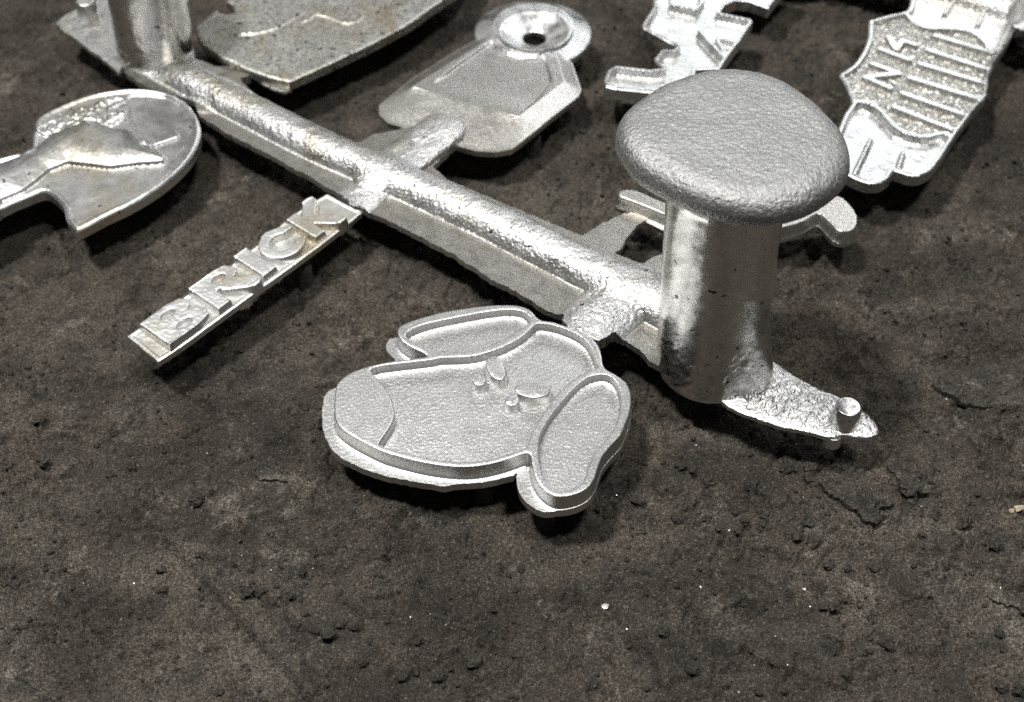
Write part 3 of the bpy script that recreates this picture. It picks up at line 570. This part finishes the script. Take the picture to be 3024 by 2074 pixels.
tagp(dog, 'dog head plaque with floppy ears at the near end')
for k, nm in ((0, 'long floppy ear towards the runner'), (1, 'broad floppy ear towards the sprue'), (2, 'large smooth raised nose')):
    if k in dz: tagp(dz[k], nm)
for key in ('eye_a', 'eye_b'):
    el = smooth_loop(D[key], 4); el = el.mean(axis=0)+(el-el.mean(axis=0))*1.15
    stud('eye', el, 16.8, 20.5, M_STUD, dog, ORG, draft=0.2, rnd=0.35, wob=0.12)
pr = np.linalg.norm(D['peg'][2]-D['peg'][0])
for k in range(2):
    stud('peg', circle(D['peg'][k], pr*1.2, 22), 16.8, 20.1, M_STUD, dog, ORG, draft=0.2, rnd=0.25, wob=0.35)

# --- runner with flash and gates
redge = D['runner_edge']
axis = smooth_path(D['runner_axis'], 5)
gt = D['gate_tag']; gb = D['gate_bar']; gd = smooth_path(D['gate_dog'], 4); go = D['gate_oval']
def ridge(d, w, h, pw=0.55): return h*np.power(np.clip(1-(d/w)**2, 0, 1), pw)
def runner_edge(p):
    s = sdf(p, redge)+0.55*fbm(p[:, 0], p[:, 1], 4.5, 4, 0.7, 13)
    d, t = pdist(p, axis); w = 7.5+1.4*t
    d2, _ = pdist(p, gt)
    return np.minimum.reduce([s, d-w-1.0+0.5*fbm(p[:, 0], p[:, 1], 6, 3, 0.6, 14), d2-9.3+0.9*fbm(p[:, 0], p[:, 1], 5, 4, 0.6, 15)])
def runner_z(p):
    d, t = pdist(p, axis)
    w = 7.4+1.5*t; h = 6.4+1.9*t
    wob = 0.8*fbm(p[:, 0], p[:, 1], 16, 3, 0.5, 23)
    r1 = ridge(d+wob*0.6, w, h)
    fade = sstep(0.0, 0.09, t); r1 = r1*(0.45+0.55*fade)
    d2, t2 = pdist(p, gt); r2 = ridge(d2, 9.2, 4.4+0.8*t2, 0.22)
    d3, t3 = pdist(p, gb); r3 = ridge(d3, 7.5, 4.6-1.0*t3, 0.5)
    d4, t4 = pdist(p, gd); r4 = ridge(d4, 11.0, 6.5-2.0*t4, 0.45)
    d5, t5 = pdist(p, go); r5 = ridge(d5, 9.0, 2.6, 0.6)
    k = 1.1
    z = k*np.log(np.exp(r1/k)+np.exp(r2/k)+np.exp(r3/k)+np.exp(r4/k)+np.exp(r5/k))-k*np.log(5)
    z = np.maximum(z, 0)
    m = sstep(0.3, 2.5, z)
    rough = 0.20*fbm(p[:, 0], p[:, 1], 1.5, 2, 0.55, 33)+0.30*fbm(p[:, 0], p[:, 1], 4.5, 2, 0.5, 34)
    dip = -0.2*m*sstep(0.18, 0.45, fbm(p[:, 0], p[:, 1], 9, 3, 0.6, 35))
    return 15.5+z+m*rough*(0.35+0.5*sstep(0.25, 0.8, t)+0.35*fbm(p[:, 0], p[:, 1], 22, 3, 0.6, 37))+dip+(1-m)*grain(p, 0.9, 0.05, 36)
rz = [('flash', lambda c: (pdist(c, axis)[0] > 8.6) & (np.minimum.reduce([pdist(c, gt)[0]-9.0, pdist(c, gb)[0]-7.6, pdist(c, gd)[0]-11.0]) > 0), M_FLASH), ('gate', lambda c: (pdist(c, gt)[0] < 9.2) & (pdist(c, axis)[0] > 8.5), M_RUN), ('gate', lambda c: (pdist(c, gb)[0] < 7.6) & (pdist(c, axis)[0] > 8.5), M_RUN), ('gate', lambda c: (pdist(c, gd)[0] < 11.0) & (pdist(c, axis)[0] > 9.0), M_RUN)]
runner, gates = relief('runner', bnd(redge, gt+9, gt-9, m=3), 0.34, runner_edge, runner_z, 13.2, M_RUN, tree, rz, ORG)
tagp(runner, 'rough half round runner bar with thin ragged flash')
for k, nm in ((0, 'thin dull flash along the runner'), (1, 'lumpy gate into the ring tag'), (2, 'short gate into the letter bar'), (3, 'broad gate into the dog head')):
    if k in gates: tagp(gates[k], nm)

# --- sprue with mushroom head
def revolve(name, rings, mat, parent, origin, seg=128, rfun=None, cap=True):
    """rings: (cx, cy, r, z) in mm, from the foot up"""
    a = np.arange(seg)*2*np.pi/seg; V = []
    for i, (cx, cy, r, z) in enumerate(rings):
        rr = np.full(seg, r, float)
        if rfun: rr = rfun(a, rr, z)
        V.append(np.column_stack([cx+rr*np.cos(a), cy+rr*np.sin(a), np.full(seg, z)]))
    m = len(rings)
    V.append([[rings[0][0], rings[0][1], rings[0][3]]]); V.append([[rings[-1][0], rings[-1][1], rings[-1][3]]]); V = np.vstack(V)
    j = np.arange(seg); jn = (j+1) % seg
    q = np.vstack([np.stack([i*seg+j, i*seg+jn, (i+1)*seg+jn, (i+1)*seg+j], 1) for i in range(m-1)])
    t = np.vstack([np.stack([jn, j, np.full(seg, m*seg)], 1), np.stack([(m-1)*seg+j, (m-1)*seg+jn, np.full(seg, m*seg+1)], 1)])
    return link(name, mesh_np(name, V-np.array(origin)*1000, q, t), mat, parent)
b0 = D['spr_base'][0]+np.array([-0.8, 0]); b1 = D['spr_top'][0]
def sprue_rings(c0, c1, r0, r1, z0, z1, n=120):
    out = []
    for i in range(n+1):
        f = i/n; z = z0+(z1-z0)*f; c = c0+(c1-c0)*f
        r = r0+(r1-r0)*f
        r *= 1-0.5*(1-sstep(0, 0.10, np.array(f)))**2*0.6      # rounded foot
        r += 2.2*sstep(0.90, 1.0, np.array(f))**2               # fillet under the head
        out.append((c[0], c[1], float(r), float(z)))
    return out
def sprue_r(a, r, z, fil=False):
    x = a*15.5; y = np.full_like(a, z)
    # periodic blend of the noise round the column
    n1 = fbm(15*np.cos(a)+z*0.15, 15*np.sin(a)+z, 9, 3, 0.5, 43)
    n2 = fbm(15*np.cos(a)+40, 15*np.sin(a)+z*1.0, 2.4, 3, 0.6, 44)
    low = np.clip(1-(z-10)/34, 0, 1)
    da = (a-math.radians(-34)+np.pi) % (2*np.pi)-np.pi
    r = r+(4.5*np.exp(-(da/0.42)**2)*(1-sstep(14, 42, np.array(float(z)))) if fil else 0)
    return r+0.22*n1+0.75*n2*low*sstep(0.0, 0.4, n1+0.15)
sprue = revolve('sprue', sprue_rings(b0, b1, 15.9, 15.5, 8.0, 88.0), M_SPRUE, tree, ORG, 260, lambda a, r, z: sprue_r(a, r, z, True))
tagp(sprue, 'upright cylindrical sprue under the mushroom head')
hl = smooth_loop(D['head'], 4); hc = hl.mean(axis=0); hl = hc+(hl-hc)*np.array([1.0, 1.09])
def head_mesh(loop, c, zlo, zhi):
    n = len(loop); prof = [(0.50, zlo+0.2), (0.62, zlo+0.1), (0.74, zlo+0.5), (0.84, zlo+1.2), (0.91, zlo+2.3), (0.965, zlo+3.7), (0.992, zlo+5.2), (1.0, zlo+6.6), (0.994, zlo+8.0), (0.972, zlo+9.4), (0.935, zlo+10.5), (0.885, zlo+11.3), (0.82, zlo+11.8)]
    k = 0.82
    while k > 0.05: k -= 0.04; prof.append((max(k, 0.004), zhi-0.2+0.35*(1-k)))
    # refine the profile
    pr_ = smooth_path(np.array(prof), 3)
    V = []
    for f, z in pr_:
        ring = c+(loop-c)*f
        zz = z+0.7*fbm(ring[:, 0], ring[:, 1], 24, 3, 0.5, 53)+(0.15*fbm(ring[:, 0]*0.6, ring[:, 1], 1.3, 3, 0.6, 54) if z > zlo+4 else 0)
        V.append(np.column_stack([ring, np.zeros(n)+zz]))
    m = len(pr_); V[-1][:] = V[-1].mean(axis=0); V = np.vstack(V); j = np.arange(n); jn = (j+1) % n
    q = np.vstack([np.stack([i*n+j, i*n+jn, (i+1)*n+jn, (i+1)*n+j], 1) for i in range(m-1)])
    if np.sum(loop[:, 0]*np.roll(loop[:, 1], -1)-loop[:, 1]*np.roll(loop[:, 0], -1)) < 0: q = q[:, ::-1]
    return V, q
def resample(l, n):
    l2 = np.vstack([l, l[:1]]); s = np.concatenate([[0], np.cumsum(np.linalg.norm(np.diff(l2, axis=0), axis=1))])
    u = np.linspace(0, s[-1], n, endpoint=False)
    return np.column_stack([np.interp(u, s, l2[:, 0]), np.interp(u, s, l2[:, 1])])
hl = resample(hl, 300)
Vh, qh = head_mesh(hl, hc, 85.2, 97.3)
head = link('sprue_head', mesh_np('sprue_head', Vh-np.array(ORG)*1000, qh), M_HEAD, sprue)
tagp(head, 'grey pebbled mushroom head with a rounded rim')

# --- end tab with pin
te = smooth_loop(D['tab'], 2)
def tab_z(p):
    s = sdf(p, te); return 15.6-0.5*np.exp(s/0.8)+0.9*sstep(0, -6, s)*(0.6+0.9*fbm(p[:, 0], p[:, 1], 4, 3, 0.6, 62))+0.35*fbm(p[:, 0], p[:, 1], 1.3, 2, 0.6, 63)*sstep(0, -1.5, s)
tab, _ = relief('end_tab', bnd(te), 0.3, lambda p: sdf(p, te)+0.2*fbm(p[:, 0], p[:, 1], 3, 3, 0.6, 61), tab_z, 13.6, M_RUN, tree, None, ORG)
tagp(tab, 'tapering end tab with a small round pin')
pt = D['tab_pin_top']; prad = np.linalg.norm(pt[1]-pt[0])
stud('pin', circle(D['tab_pin'][0], prad, 32), 15.0, 22.5, M_SPRUE, tab, ORG, draft=0.7, rnd=0.4, wob=0.1)

# --- letter bar
be_ = smooth_loop(D['bar_base'], 1)
A, B, Tp = D['bar_axis']
ux = (B-A)/np.linalg.norm(B-A); Lb = np.linalg.norm(B-A)
vx = np.array([-ux[1], ux[0]]); Wb = (Tp-A)@vx
def barpt(u, v): return A+ux*u*Lb+vx*v*Wb
def lp(pts): return np.array([barpt(u, v) for u, v in pts])
gl = {}
gl['B'] = [lp([(0.0, 0), (0.0, 1), (0.15, 1), (0.21, 0.95), (0.232, 0.80), (0.22, 0.62), (0.185, 0.53), (0.23, 0.44), (0.25, 0.26), (0.23, 0.07), (0.165, 0)])]
gl['R'] = [lp([(0.272, 0), (0.272, 1), (0.415, 1), (0.475, 0.95), (0.50, 0.77), (0.485, 0.58), (0.44, 0.48), (0.345, 0.46), (0.345, 0.0)])]
gl['I'] = [lp([(0.535, 0), (0.535, 1), (0.615, 1), (0.615, 0)])]
gl['K'] = [lp([(0.858, 0), (0.858, 1), (0.922, 1), (0.922, 0)])]
legs = {'R': [(lp([(0.405, 0.46), (0.485, 0.10)]), 3.0)], 'K': [(lp([(0.905, 0.50), (1.02, 1.02)]), 2.4), (lp([(0.935, 0.58), (1.02, 0.02)]), 2.4)]}
cc = barpt(0.742, 0.5); cr = 0.51*Wb
def letter_d(p):
    ds = {k: np.minimum.reduce([sdf(p, l) for l in v]) for k, v in gl.items()}
    for k, v in legs.items():
        for l, hw in v: ds[k] = np.minimum(ds[k], pdist(p, l)[0]-hw)
    for k, h in holes: ds[k] = np.maximum(ds[k], -sdf(p, h))
    w = p-cc; uu = w@ux; vv = w@vx; rr = np.hypot(uu/1.10, vv)
    ring = np.abs(rr-cr*0.77)-cr*0.24
    gap = np.maximum(np.abs(vv)-cr*0.36, -uu+cr*0.2)
    ds['C'] = np.maximum(ring, -gap)
    return ds
def oval_at(u, v, a, b_):
    t = np.arange(18)*2*np.pi/18
    return barpt(u, v)+np.outer(np.cos(t)*a, ux)+np.outer(np.sin(t)*b_, vx)
holes = [('B', oval_at(0.115, 0.755, 2.6, 1.2)), ('B', oval_at(0.125, 0.27, 2.8, 1.3)), ('R', oval_at(0.40, 0.74, 2.5, 1.3))]
def bar_z(p):
    s = sdf(p, be_)
    u = ((p-A)@ux)/Lb
    z = 15.4+grain(p, 1.6, 0.05, 73)+0.35*np.exp(-((s+0.5)/0.45)**2)
    d = np.minimum.reduce(list(letter_d(p).values()))
    k = np.clip((0.25-d)/0.33, 0, 1)
    wav = 0.07*fbm(p[:, 0]+0.4*p[:, 1], p[:, 1]*1.3, 2.2, 2, 0.55, 75)*sstep(0.62, 0.40, u)
    z = z+k*(3.0+wav+grain(p, 1.2, 0.05, 76))-0.28*k*np.exp(np.minimum(d+0.08, 0)/0.22)
    return z
lz = [('letter', (lambda ch: (lambda c: letter_d(c)[ch] < 0.3))(ch), M_BAR) for ch in 'BRICK']
bar, lets = relief('letter_bar', bnd(be_), 0.17, lambda p: sdf(p, be_)-0.15+0.1*fbm(p[:, 0], p[:, 1], 4, 3, 0.6, 71), bar_z, 13.4, M_BAR, tree, lz, ORG, snap=[(lambda p: np.minimum.reduce(list(letter_d(p).values())), (0.25, -0.08, -0.34))])
tagp(bar, 'narrow bar with raised letters BRICK')
for k, ch in enumerate('BRICK'):
    if k in lets: tagp(lets[k], 'raised letter ' + ch)

# --- ring tag
tb = D['tag_base']; tt_ = D['tag_top']; tp_ = D['tag_pocket']
rc = D['ring_c'][0]; r_top = np.linalg.norm(D['ring_c'][1]-rc); rb = D['ring_base'][0]; r_base = np.linalg.norm(D['ring_base'][1]-rb)
tbs = smooth_loop(tb, 1)
dirn = D['tag_top'][7]-D['tag_top'][3]; dirn = dirn/np.linalg.norm(dirn); dperp = np.array([-dirn[1], dirn[0]])
r_hole = 4.7
def tag_edge(p):
    body = sdf(p, tbs)-0.3; ring = np.hypot(*(p-rb).T)-r_base
    hole = np.hypot(*(p-rc).T)-r_hole
    return np.maximum(np.minimum(body, ring), -hole)
def tag_z(p):
    sb = -sdf(p, tbs); st_ = sdf(p, tt_)
    t = np.clip(sb, 0, None)/(np.clip(sb, 0, None)+np.clip(st_, 0, None)+1e-6); t = np.where(st_ <= 0, 1, np.where(sb <= 0, 0, t))
    zb = 15.0+3.0*np.clip(t*1.04, 0, 1)
    lines = 0.075*np.sin(((p-tt_[3])@dperp)*2*np.pi/0.95)*sstep(0.0, 0.1, t)*sstep(1.0, 0.9, t)*(((p-tt_[3])@dperp) < 0)
    zb = zb+lines
    sp_ = sdf(p, tp_); dd = (p-tt_[3])@dperp
    zb = zb-0.9*np.clip(-sp_/0.9, 0, 1)*sstep(0.0, 14.0, dd)
    r = np.hypot(*(p-rb).T); rtp = np.hypot(*(p-rc).T)
    zr = np.interp(r, [0, r_top*1.04, r_base-0.4, r_base], [18.9, 18.9, 15.3, 15.0])
    zr = np.where(rtp < r_top, np.interp(rtp, [r_hole, r_hole+0.6, r_top*0.80, r_top*0.90, r_top], [14.8, 15.2, 18.2, 19.0, 18.9]), zr)
    zr = np.where(r < r_base, zr, 0)
    z = np.where(rtp < r_top, zr, np.maximum(zb, zr))
    return z+grain(p, 0.9, 0.045, 83)
tg, tzs = relief('ring_tag', bnd(tb, circle(rb, r_base)), 0.3, tag_edge, tag_z, 12.8, M_TAG, tree, [('ring', lambda c: np.hypot(*(c-rb).T) < r_base*0.99, M_BRIGHT)], ORG, snap=[(lambda p: sdf(p, tt_), (0.0,)), (lambda p: sdf(p, tp_), (0.0, -0.9))])
tagp(tg, 'house shaped tag with bevelled sides and countersunk ring')

# --- left disc, oval plate, curved arm, left flash tab
de = smooth_loop(D['disc_edge'], 2); df = smooth_loop(D['disc_figure'], 1); dm = smooth_loop(D['disc_mane'], 2); db = D['disc_bar']; dl = smooth_loop(D['disc_low'], 2)
def disc_z(p):
    s = sdf(p, de); z = 16.6+0.7*np.exp(-((s+1.2)/1.1)**2)-0.5*np.exp(s/0.4)
    a = sdf(p, df); z = z+sstep(0.5, -0.2, a)*(1.3+2.6*(1-np.exp(np.minimum(a, 0)/7.0)))
    b = sdf(p, dm)+0.3*fbm(p[:, 0], p[:, 1], 3, 3, 0.6, 93); z = z+sstep(0.3, -0.4, b)*(0.9+0.8*fbm(p[:, 0], p[:, 1], 3.0, 3, 0.6, 94))
    c = sdf(p, db); z = z+sstep(0.4, -0.3, c)*0.9
    z = z-0.5*sstep(0.4, -0.6, sdf(p, dl))
    return z+0.25*fbm(p[:, 0], p[:, 1], 14, 3, 0.5, 95)+grain(p, 1.4, 0.05, 96)
disc, _ = relief('relief_disc', bnd(de), 0.33, lambda p: sdf(p, de), disc_z, 13.0, M_DISC, tree,
                 [('raised_figure', lambda c: sdf(c, df) < 0.3, M_DISC), ('raised_bar', lambda c: sdf(c, db) < 0.3, M_DISC)], ORG)
tagp(disc, 'round medallion with a raised pointed figure')
oe = smooth_loop(D['oval_edge'], 1); ola = smooth_path(D['oval_line_a'], 4); olb = smooth_path(D['oval_line_b'], 4)
def oval_z(p):
    z = 18.3-0.5*np.exp(sdf(p, oe)/0.4)+0.2*fbm(p[:, 0], p[:, 1], 18, 3, 0.5, 97)+grain(p, 1.6, 0.08, 98)
    for l in (ola, olb):
        d, t = pdist(p, l); z = z+0.55*np.exp(-(d/0.6)**2)*sstep(0, 0.1, t)
    return z
oval, oz = relief('oval_plate', bnd(oe), 0.5, lambda p: sdf(p, oe)+0.2*fbm(p[:, 0], p[:, 1], 4, 3, 0.6, 99), oval_z, 14.2, M_OVAL, tree,
                  [('raised_line', lambda c: pdist(c, ola)[0] < 1.2, M_OVAL), ('raised_line', lambda c: pdist(c, olb)[0] < 1.2, M_OVAL)], ORG)
tagp(oval, 'large stained pitted plate with thin raised lines')
ofe = D['oval_flash']
of, _ = relief('flash_lip', bnd(ofe), 0.5, lambda p: sdf(p, ofe)+0.3*fbm(p[:, 0], p[:, 1], 3, 3, 0.6, 101), lambda p: 14.0+grain(p, 2, 0.3, 102), 13.0, M_BRIGHT, oval, None, ORG)
ae = smooth_loop(D['arm'], 3); afe = smooth_loop(D['arm_flange'], 2)
def arm_z(p):
    s = sdf(p, ae); return 15.0+(4.6-0.3)*(1-sstep(-0.9, 0.5, s))+grain(p, 1.2, 0.06, 104)
arm, _ = relief('curved_arm', bnd(ae, afe), 0.35, lambda p: np.minimum(sdf(p, ae)-0.5, sdf(p, afe)), arm_z, 13.4, M_TAG, tree, None, ORG)
tagp(arm, 'curved round ended arm passing behind the sprue')
lt = smooth_loop(D['ltab'], 1)
ltab, _ = relief('end_tab', bnd(lt), 0.5, lambda p: sdf(p, lt)+0.5*fbm(p[:, 0], p[:, 1], 4, 3, 0.65, 106), lambda p: 15.5+0.5*fbm(p[:, 0], p[:, 1], 5, 3, 0.6, 107), 13.8, M_DISC, tree, None, ORG)
tagp(ltab, 'ragged end tab beside the far sprue')
stud('pin', circle(D['ltab_pin'][0], 3.6, 24), 15.0, 23.0, M_DISC, ltab, ORG, draft=0.7, rnd=0.6, wob=0.2)
ls = D['lspr'][0]
lsp = revolve('sprue', sprue_rings(ls, ls+np.array([5.0, 1.5]), 14.2, 15.0, 9.0, 64.0, 80), M_SPRUE, tree, ORG, 120, sprue_r)
tagp(lsp, 'dull far sprue cut by the top edge')
stud('stub', circle((92.0, -44.5), 2.9, 24), 10.2, 14.0, M_SPRUE, tab, ORG, draft=0.2, rnd=0.2)
# short pins under the plates, standing on the sand
for (x, y, r, zt) in ((9.5, -66.0, 3.0, 12.5), (-8.0, -57.0, 3.2, 12.5), (-40, -38, 3.0, 12.5), (-95.0, 4.5, 3.4, 13.8), (-69.5, 31.5, 3.4, 13.8), (8, 100, 3.2, 13.4), (-150, 70, 3.2, 13.4), (-60, 190, 3.4, 14.6), (-125, 95, 3.2, 13.4)):
    g = float(sand_height(np.array([x]), np.array([y]))[0])
    stud('support_pin', circle((x, y), r*0.8, 20), g-0.5, zt+0.1, M_PIN, tree, ORG, draft=0.4, rnd=0.2)

# ------------------------------------------------------------------ the second casting, beyond
ORG2 = (0.140, 0.120, 0.0)
tree2 = bpy.data.objects.new('aluminium_casting', None); C.objects.link(tree2); tree2.location = ORG2
tag(tree2, 'second bright casting behind the mushroom sprue, with striped NK fist plaque and jagged comic lettering', 'metal casting')
ce = D['comic_edge']; cz = [D['comic_zig']]; cb = D['comic_box']
ces = smooth_loop(ce, 1)
def comic_z(p):
    s = sdf(p, ces)
    z = 19.0+0.1*fbm(p[:, 0], p[:, 1], 12, 2, 0.5, 111)-2.9*sstep(-1.4, -1.9, s)-0.4*np.exp(s/0.3)
    for l in cz:
        z = np.maximum(z, 16.0+3.0*sstep(1.2, 0.7, pdist(p, l)[0]))
    z = np.maximum(z, 16.0+3.2*sstep(1.2, 0.7, pdist(p, cb)[0]))
    return z+grain(p, 2.5, 0.05, 112)
comic, c_z = relief('comic_letters', bnd(ce), 0.38, lambda p: sdf(p, ces), comic_z, 14.2, M_BRIGHT, tree2,
                  [('raised_line', (lambda l: (lambda c: pdist(c, l)[0] < 1.0))(l), M_BRIGHT) for l in cz+[cb]], ORG2)
tagp(comic, 'jagged comic lettering plaque with raised rim')
fe = smooth_loop(D['fist_edge'], 2); ka = smooth_loop(D['fist_cuff_a'], 2); kb = smooth_loop(D['fist_cuff_b'], 2)
bars_ = [D['stripe%d' % i] for i in range(6)]
Nl = [D['N'][[0, 1, 2, 3]]]; Kl = [D['K'], D['K2']]
fins = [D['fin_a'], D['fin_b'], D['fin_c'], D['fin_d']]
def fist_z(p):
    s = sdf(p, fe); a = sdf(p, ka); b = sdf(p, kb)
    z = 18.8-0.5*np.exp(s/0.35)+0*s
    inner = sstep(-1.5, -2.0, s)
    cuff = np.minimum(a, b)
    mid = inner*sstep(1.0, 1.5, cuff)
    z = z-mid*(1.9+0.8*fbm(p[:, 0], p[:, 1], 1.7, 3, 0.6, 121))
    pk = sstep(-1.7, -2.3, s)*sstep(-0.6, -1.2, cuff)
    z = z-pk*2.7
    for l in bars_: z = np.maximum(z, z+(18.75-z)*mid*sstep(1.5, 1.05, pdist(p, l)[0]))
    for l in Nl+Kl: z = np.maximum(z, z+(18.75-z)*mid*sstep(1.5, 1.05, pdist(p, l)[0]))
    for l in fins: z = z+1.9*sstep(1.3, 0.4, pdist(p, l)[0])*pk
    return z+grain(p, 2.5, 0.04, 122)
fzones = [('stripe', (lambda l: (lambda c: (pdist(c, l)[0] < 1.1) & (sdf(c, fe) < -1.2)))(l), M_BRIGHT) for l in bars_]
fzones += [('letter', lambda c: np.minimum.reduce([pdist(c, l)[0] for l in Nl]) < 1.1, M_BRIGHT), ('letter', lambda c: np.minimum.reduce([pdist(c, l)[0] for l in Kl]) < 1.1, M_BRIGHT)]
fzones += [('cuff', lambda c: sdf(c, ka) < 1.2, M_BRIGHT), ('cuff', lambda c: sdf(c, kb) < 1.2, M_BRIGHT), ('rim', lambda c: sdf(c, fe) > -1.7, M_BRIGHT)]
fzones += [('finger_line', (lambda l: (lambda c: pdist(c, l)[0] < 1.2))(l), M_BRIGHT) for l in fins]
fist, fzs = relief('fist_plaque', bnd(fe), 0.36, lambda p: sdf(p, fe), fist_z, 14.2, M_GRAINY, tree2, fzones, ORG2, snap=[(lambda p: np.minimum.reduce([pdist(p, l)[0] for l in bars_+Nl+Kl]), (1.05, 1.5)), (lambda p: np.minimum(sdf(p, ka), sdf(p, kb)), (1.0, 1.5)), (lambda p: sdf(p, fe), (-1.5,))])
tagp(fist, 'striped fist plaque with letters NK between two cuffs')
for k, ch in ((6, 'N'), (7, 'K')):
    if k in fzs: tagp(fzs[k], 'raised letter ' + ch)
rs = D['rspr'][0]
rsp = revolve('sprue', sprue_rings(rs, rs, 15.5, 15.5, 9.0, 60.0, 60), M_SPRUE, tree2, ORG2, 96, sprue_r)
r2p = np.array([(95, 214), (150, 206), (212, 163)], float)
run2, _ = relief('runner', bnd(r2p, m=14), 0.8, lambda p: pdist(p, r2p)[0]-11, lambda p: 15.5+ridge(pdist(p, r2p)[0], 8.5, 7.5)+grain(p, 2, 0.3, 131), 13.4, M_RUN, tree2, None, ORG2)
for (x, y, r, zt) in ((70, 165, 3.2, 14.6), (150, 110, 3.2, 14.6), (165, 170, 3.2, 14.6)):
    g = float(sand_height(np.array([x]), np.array([y]))[0])
    stud('support_pin', circle((x, y), r, 20), g-0.5, zt+0.1, M_PIN, tree2, ORG2, draft=0.4, rnd=0.2)

# ------------------------------------------------------------------ loose clods, flecks, straw on the sand
def clod_mesh(name, seed, flat=0.7, sub=2, amp=0.35):
    bm = bmesh.new(); bmesh.ops.create_icosphere(bm, subdivisions=sub, radius=1.0)
    r = random.Random(seed); ox, oy = r.uniform(0, 50), r.uniform(0, 50)
    for v in bm.verts:
        c = v.co; k = 1+amp*float(perlin(np.array([c.x*1.3+ox+c.z]), np.array([c.y*1.3+oy-c.z*0.7]))[0])*1.6
        v.co = Vector((c.x*k, c.y*k*r.uniform(0.97, 1.03), c.z*k*flat))
    me = bpy.data.meshes.new(name); bm.to_mesh(me); bm.free()
    me.polygons.foreach_set("use_smooth", [False]*len(me.polygons))
    return me
clod_meshes = [clod_mesh('sand_clod', k, 0.62, 2, 0.75) for k in range(9)]
for me in clod_meshes: me.materials.append(M_CLOD)
def place(name, me, x, y, s, sink=0.5, mat=None):
    o = bpy.data.objects.new(name, me); C.objects.link(o)
    g = float(sand_height(np.array([x]), np.array([y]))[0])
    o.location = (x*0.001, y*0.001, (g+s*sink)*0.001); o.scale = (s*0.001,)*3
    o.rotation_euler = (rng.uniform(-0.4, 0.4), rng.uniform(-0.4, 0.4), rng.uniform(0, 6.28))
    return o
spots = [(x, y, rng.uniform(1.0, 2.1)) for x, y in D['clods']]
while len(spots) < 280:
    x, y = rng.uniform(-190, 215), rng.uniform(-122, 190)
    if float(fbm(np.array([x]), np.array([y]), 45, 3, 0.6, 141)[0])+0.0010*x < 0.05 and rng.random() < 0.8: continue
    spots.append((x, y, 0.35+0.9*rng.random()**2.2))
for i, (x, y, s) in enumerate(spots):
    o = place('sand_clod', clod_meshes[i % 9], x, y, s)
    big_ = s > 1.35
    tag(o, 'lentil sized dark sand clod lying loose on the sand bed' if big_ else 'tiny crumb of dark sand lying loose on the sand bed', 'sand clod', 'larger clods of sand on the bed' if big_ else 'small crumbs of sand on the bed')
# countless finer grains: one object
n = 24000; gx_ = rng.uniform(-215, 225, n); gy_ = rng.uniform(-124, 200, n)
keep = fbm(gx_, gy_, 30, 3, 0.6, 151)+0.0008*gx_+rng.normal(0, 0.16, n) > 0.03
gx_, gy_ = gx_[keep], gy_[keep]; n = len(gx_); gz_ = sand_height(gx_, gy_); gs = 0.14+0.85*rng.random(n)**5
ico = bmesh.new(); bmesh.ops.create_icosphere(ico, subdivisions=1, radius=1.0)
iv = np.array([v.co[:] for v in ico.verts]); it = np.array([[v.index for v in f.verts] for f in ico.faces]); ico.free()
V = []; T = []
jit = rng.uniform(0.7, 1.3, (n, len(iv), 1))
V = (iv[None]*jit*gs[:, None, None]*np.array([1, 1, 0.75])+np.stack([gx_, gy_, gz_+gs*0.3], 1)[:, None, :]).reshape(-1, 3)
T = (it[None]+(np.arange(n)*len(iv))[:, None, None]).reshape(-1, 3)
grains = link('sand_grains', mesh_np('sand_grains', V, None, T), M_CLOD)
tag(grains, 'countless fine grains of sand scattered over the bed', None, kind='stuff')
fm = [clod_mesh('metal_fleck', 50+k, 0.4, 1, 0.6) for k in range(3)]
for me in fm: me.materials.append(M_FLECK)
for i, (x, y) in enumerate(D['flecks']):
    s = {6: 0.75, 19: 1.1, 22: 0.6, 20: 0.55}.get(i, 0.16+0.14*rng.random())
    o = place('metal_fleck', fm[i % 3], x, y, s, 0.3)
    tag(o, {6: 'elongated bright fleck on open sand below the nose of the dog head', 19: 'largest white fleck on bare sand below the ears of the dog head', 20: 'pale tan fleck on the sand right of the largest white fleck', 22: 'round pale fleck on open sand at the lower right, right of the tan one'}[i] if s > 0.5 else 'tiny bright metal fleck glinting on the dark sand', 'metal fleck', 'larger pale flecks on the sand' if s > 0.5 else 'tiny glinting flecks on the sand')
a, b = D['straw']; L = np.linalg.norm(b-a); ang = math.atan2(*(b-a)[::-1])
bm = bmesh.new()
for k in range(9):
    f = k/8; w = (0.35+0.55*math.sin(math.pi*min(1, f*1.1)))*(1+0.15*math.sin(k*2.3)); zz = 0.5+0.5*math.sin(f*3)
    for y_, z_ in ((-w, zz), (0, zz+0.5), (w, zz+0.1), (0, zz-0.3)): bm.verts.new((f*L*0.001, y_*0.001, z_*0.001))
bm.verts.ensure_lookup_table()
for k in range(8):
    for j in range(4):
        bm.faces.new([bm.verts[k*4+j], bm.verts[k*4+(j+1) % 4], bm.verts[(k+1)*4+(j+1) % 4], bm.verts[(k+1)*4+j]])
bm.faces.new([bm.verts[j] for j in (3, 2, 1, 0)]); bm.faces.new([bm.verts[32+j] for j in range(4)])
me = bpy.data.meshes.new('wood_chip'); bm.to_mesh(me); bm.free()
st = link('wood_chip', me, M_STRAW); g = float(sand_height(a[None, 0], a[None, 1])[0]); st.location = (a[0]*0.001, a[1]*0.001, g*0.001); st.rotation_euler = (0, 0, ang)
tag(st, 'pale splintered wood chip on the sand at the right edge', 'wood chip')
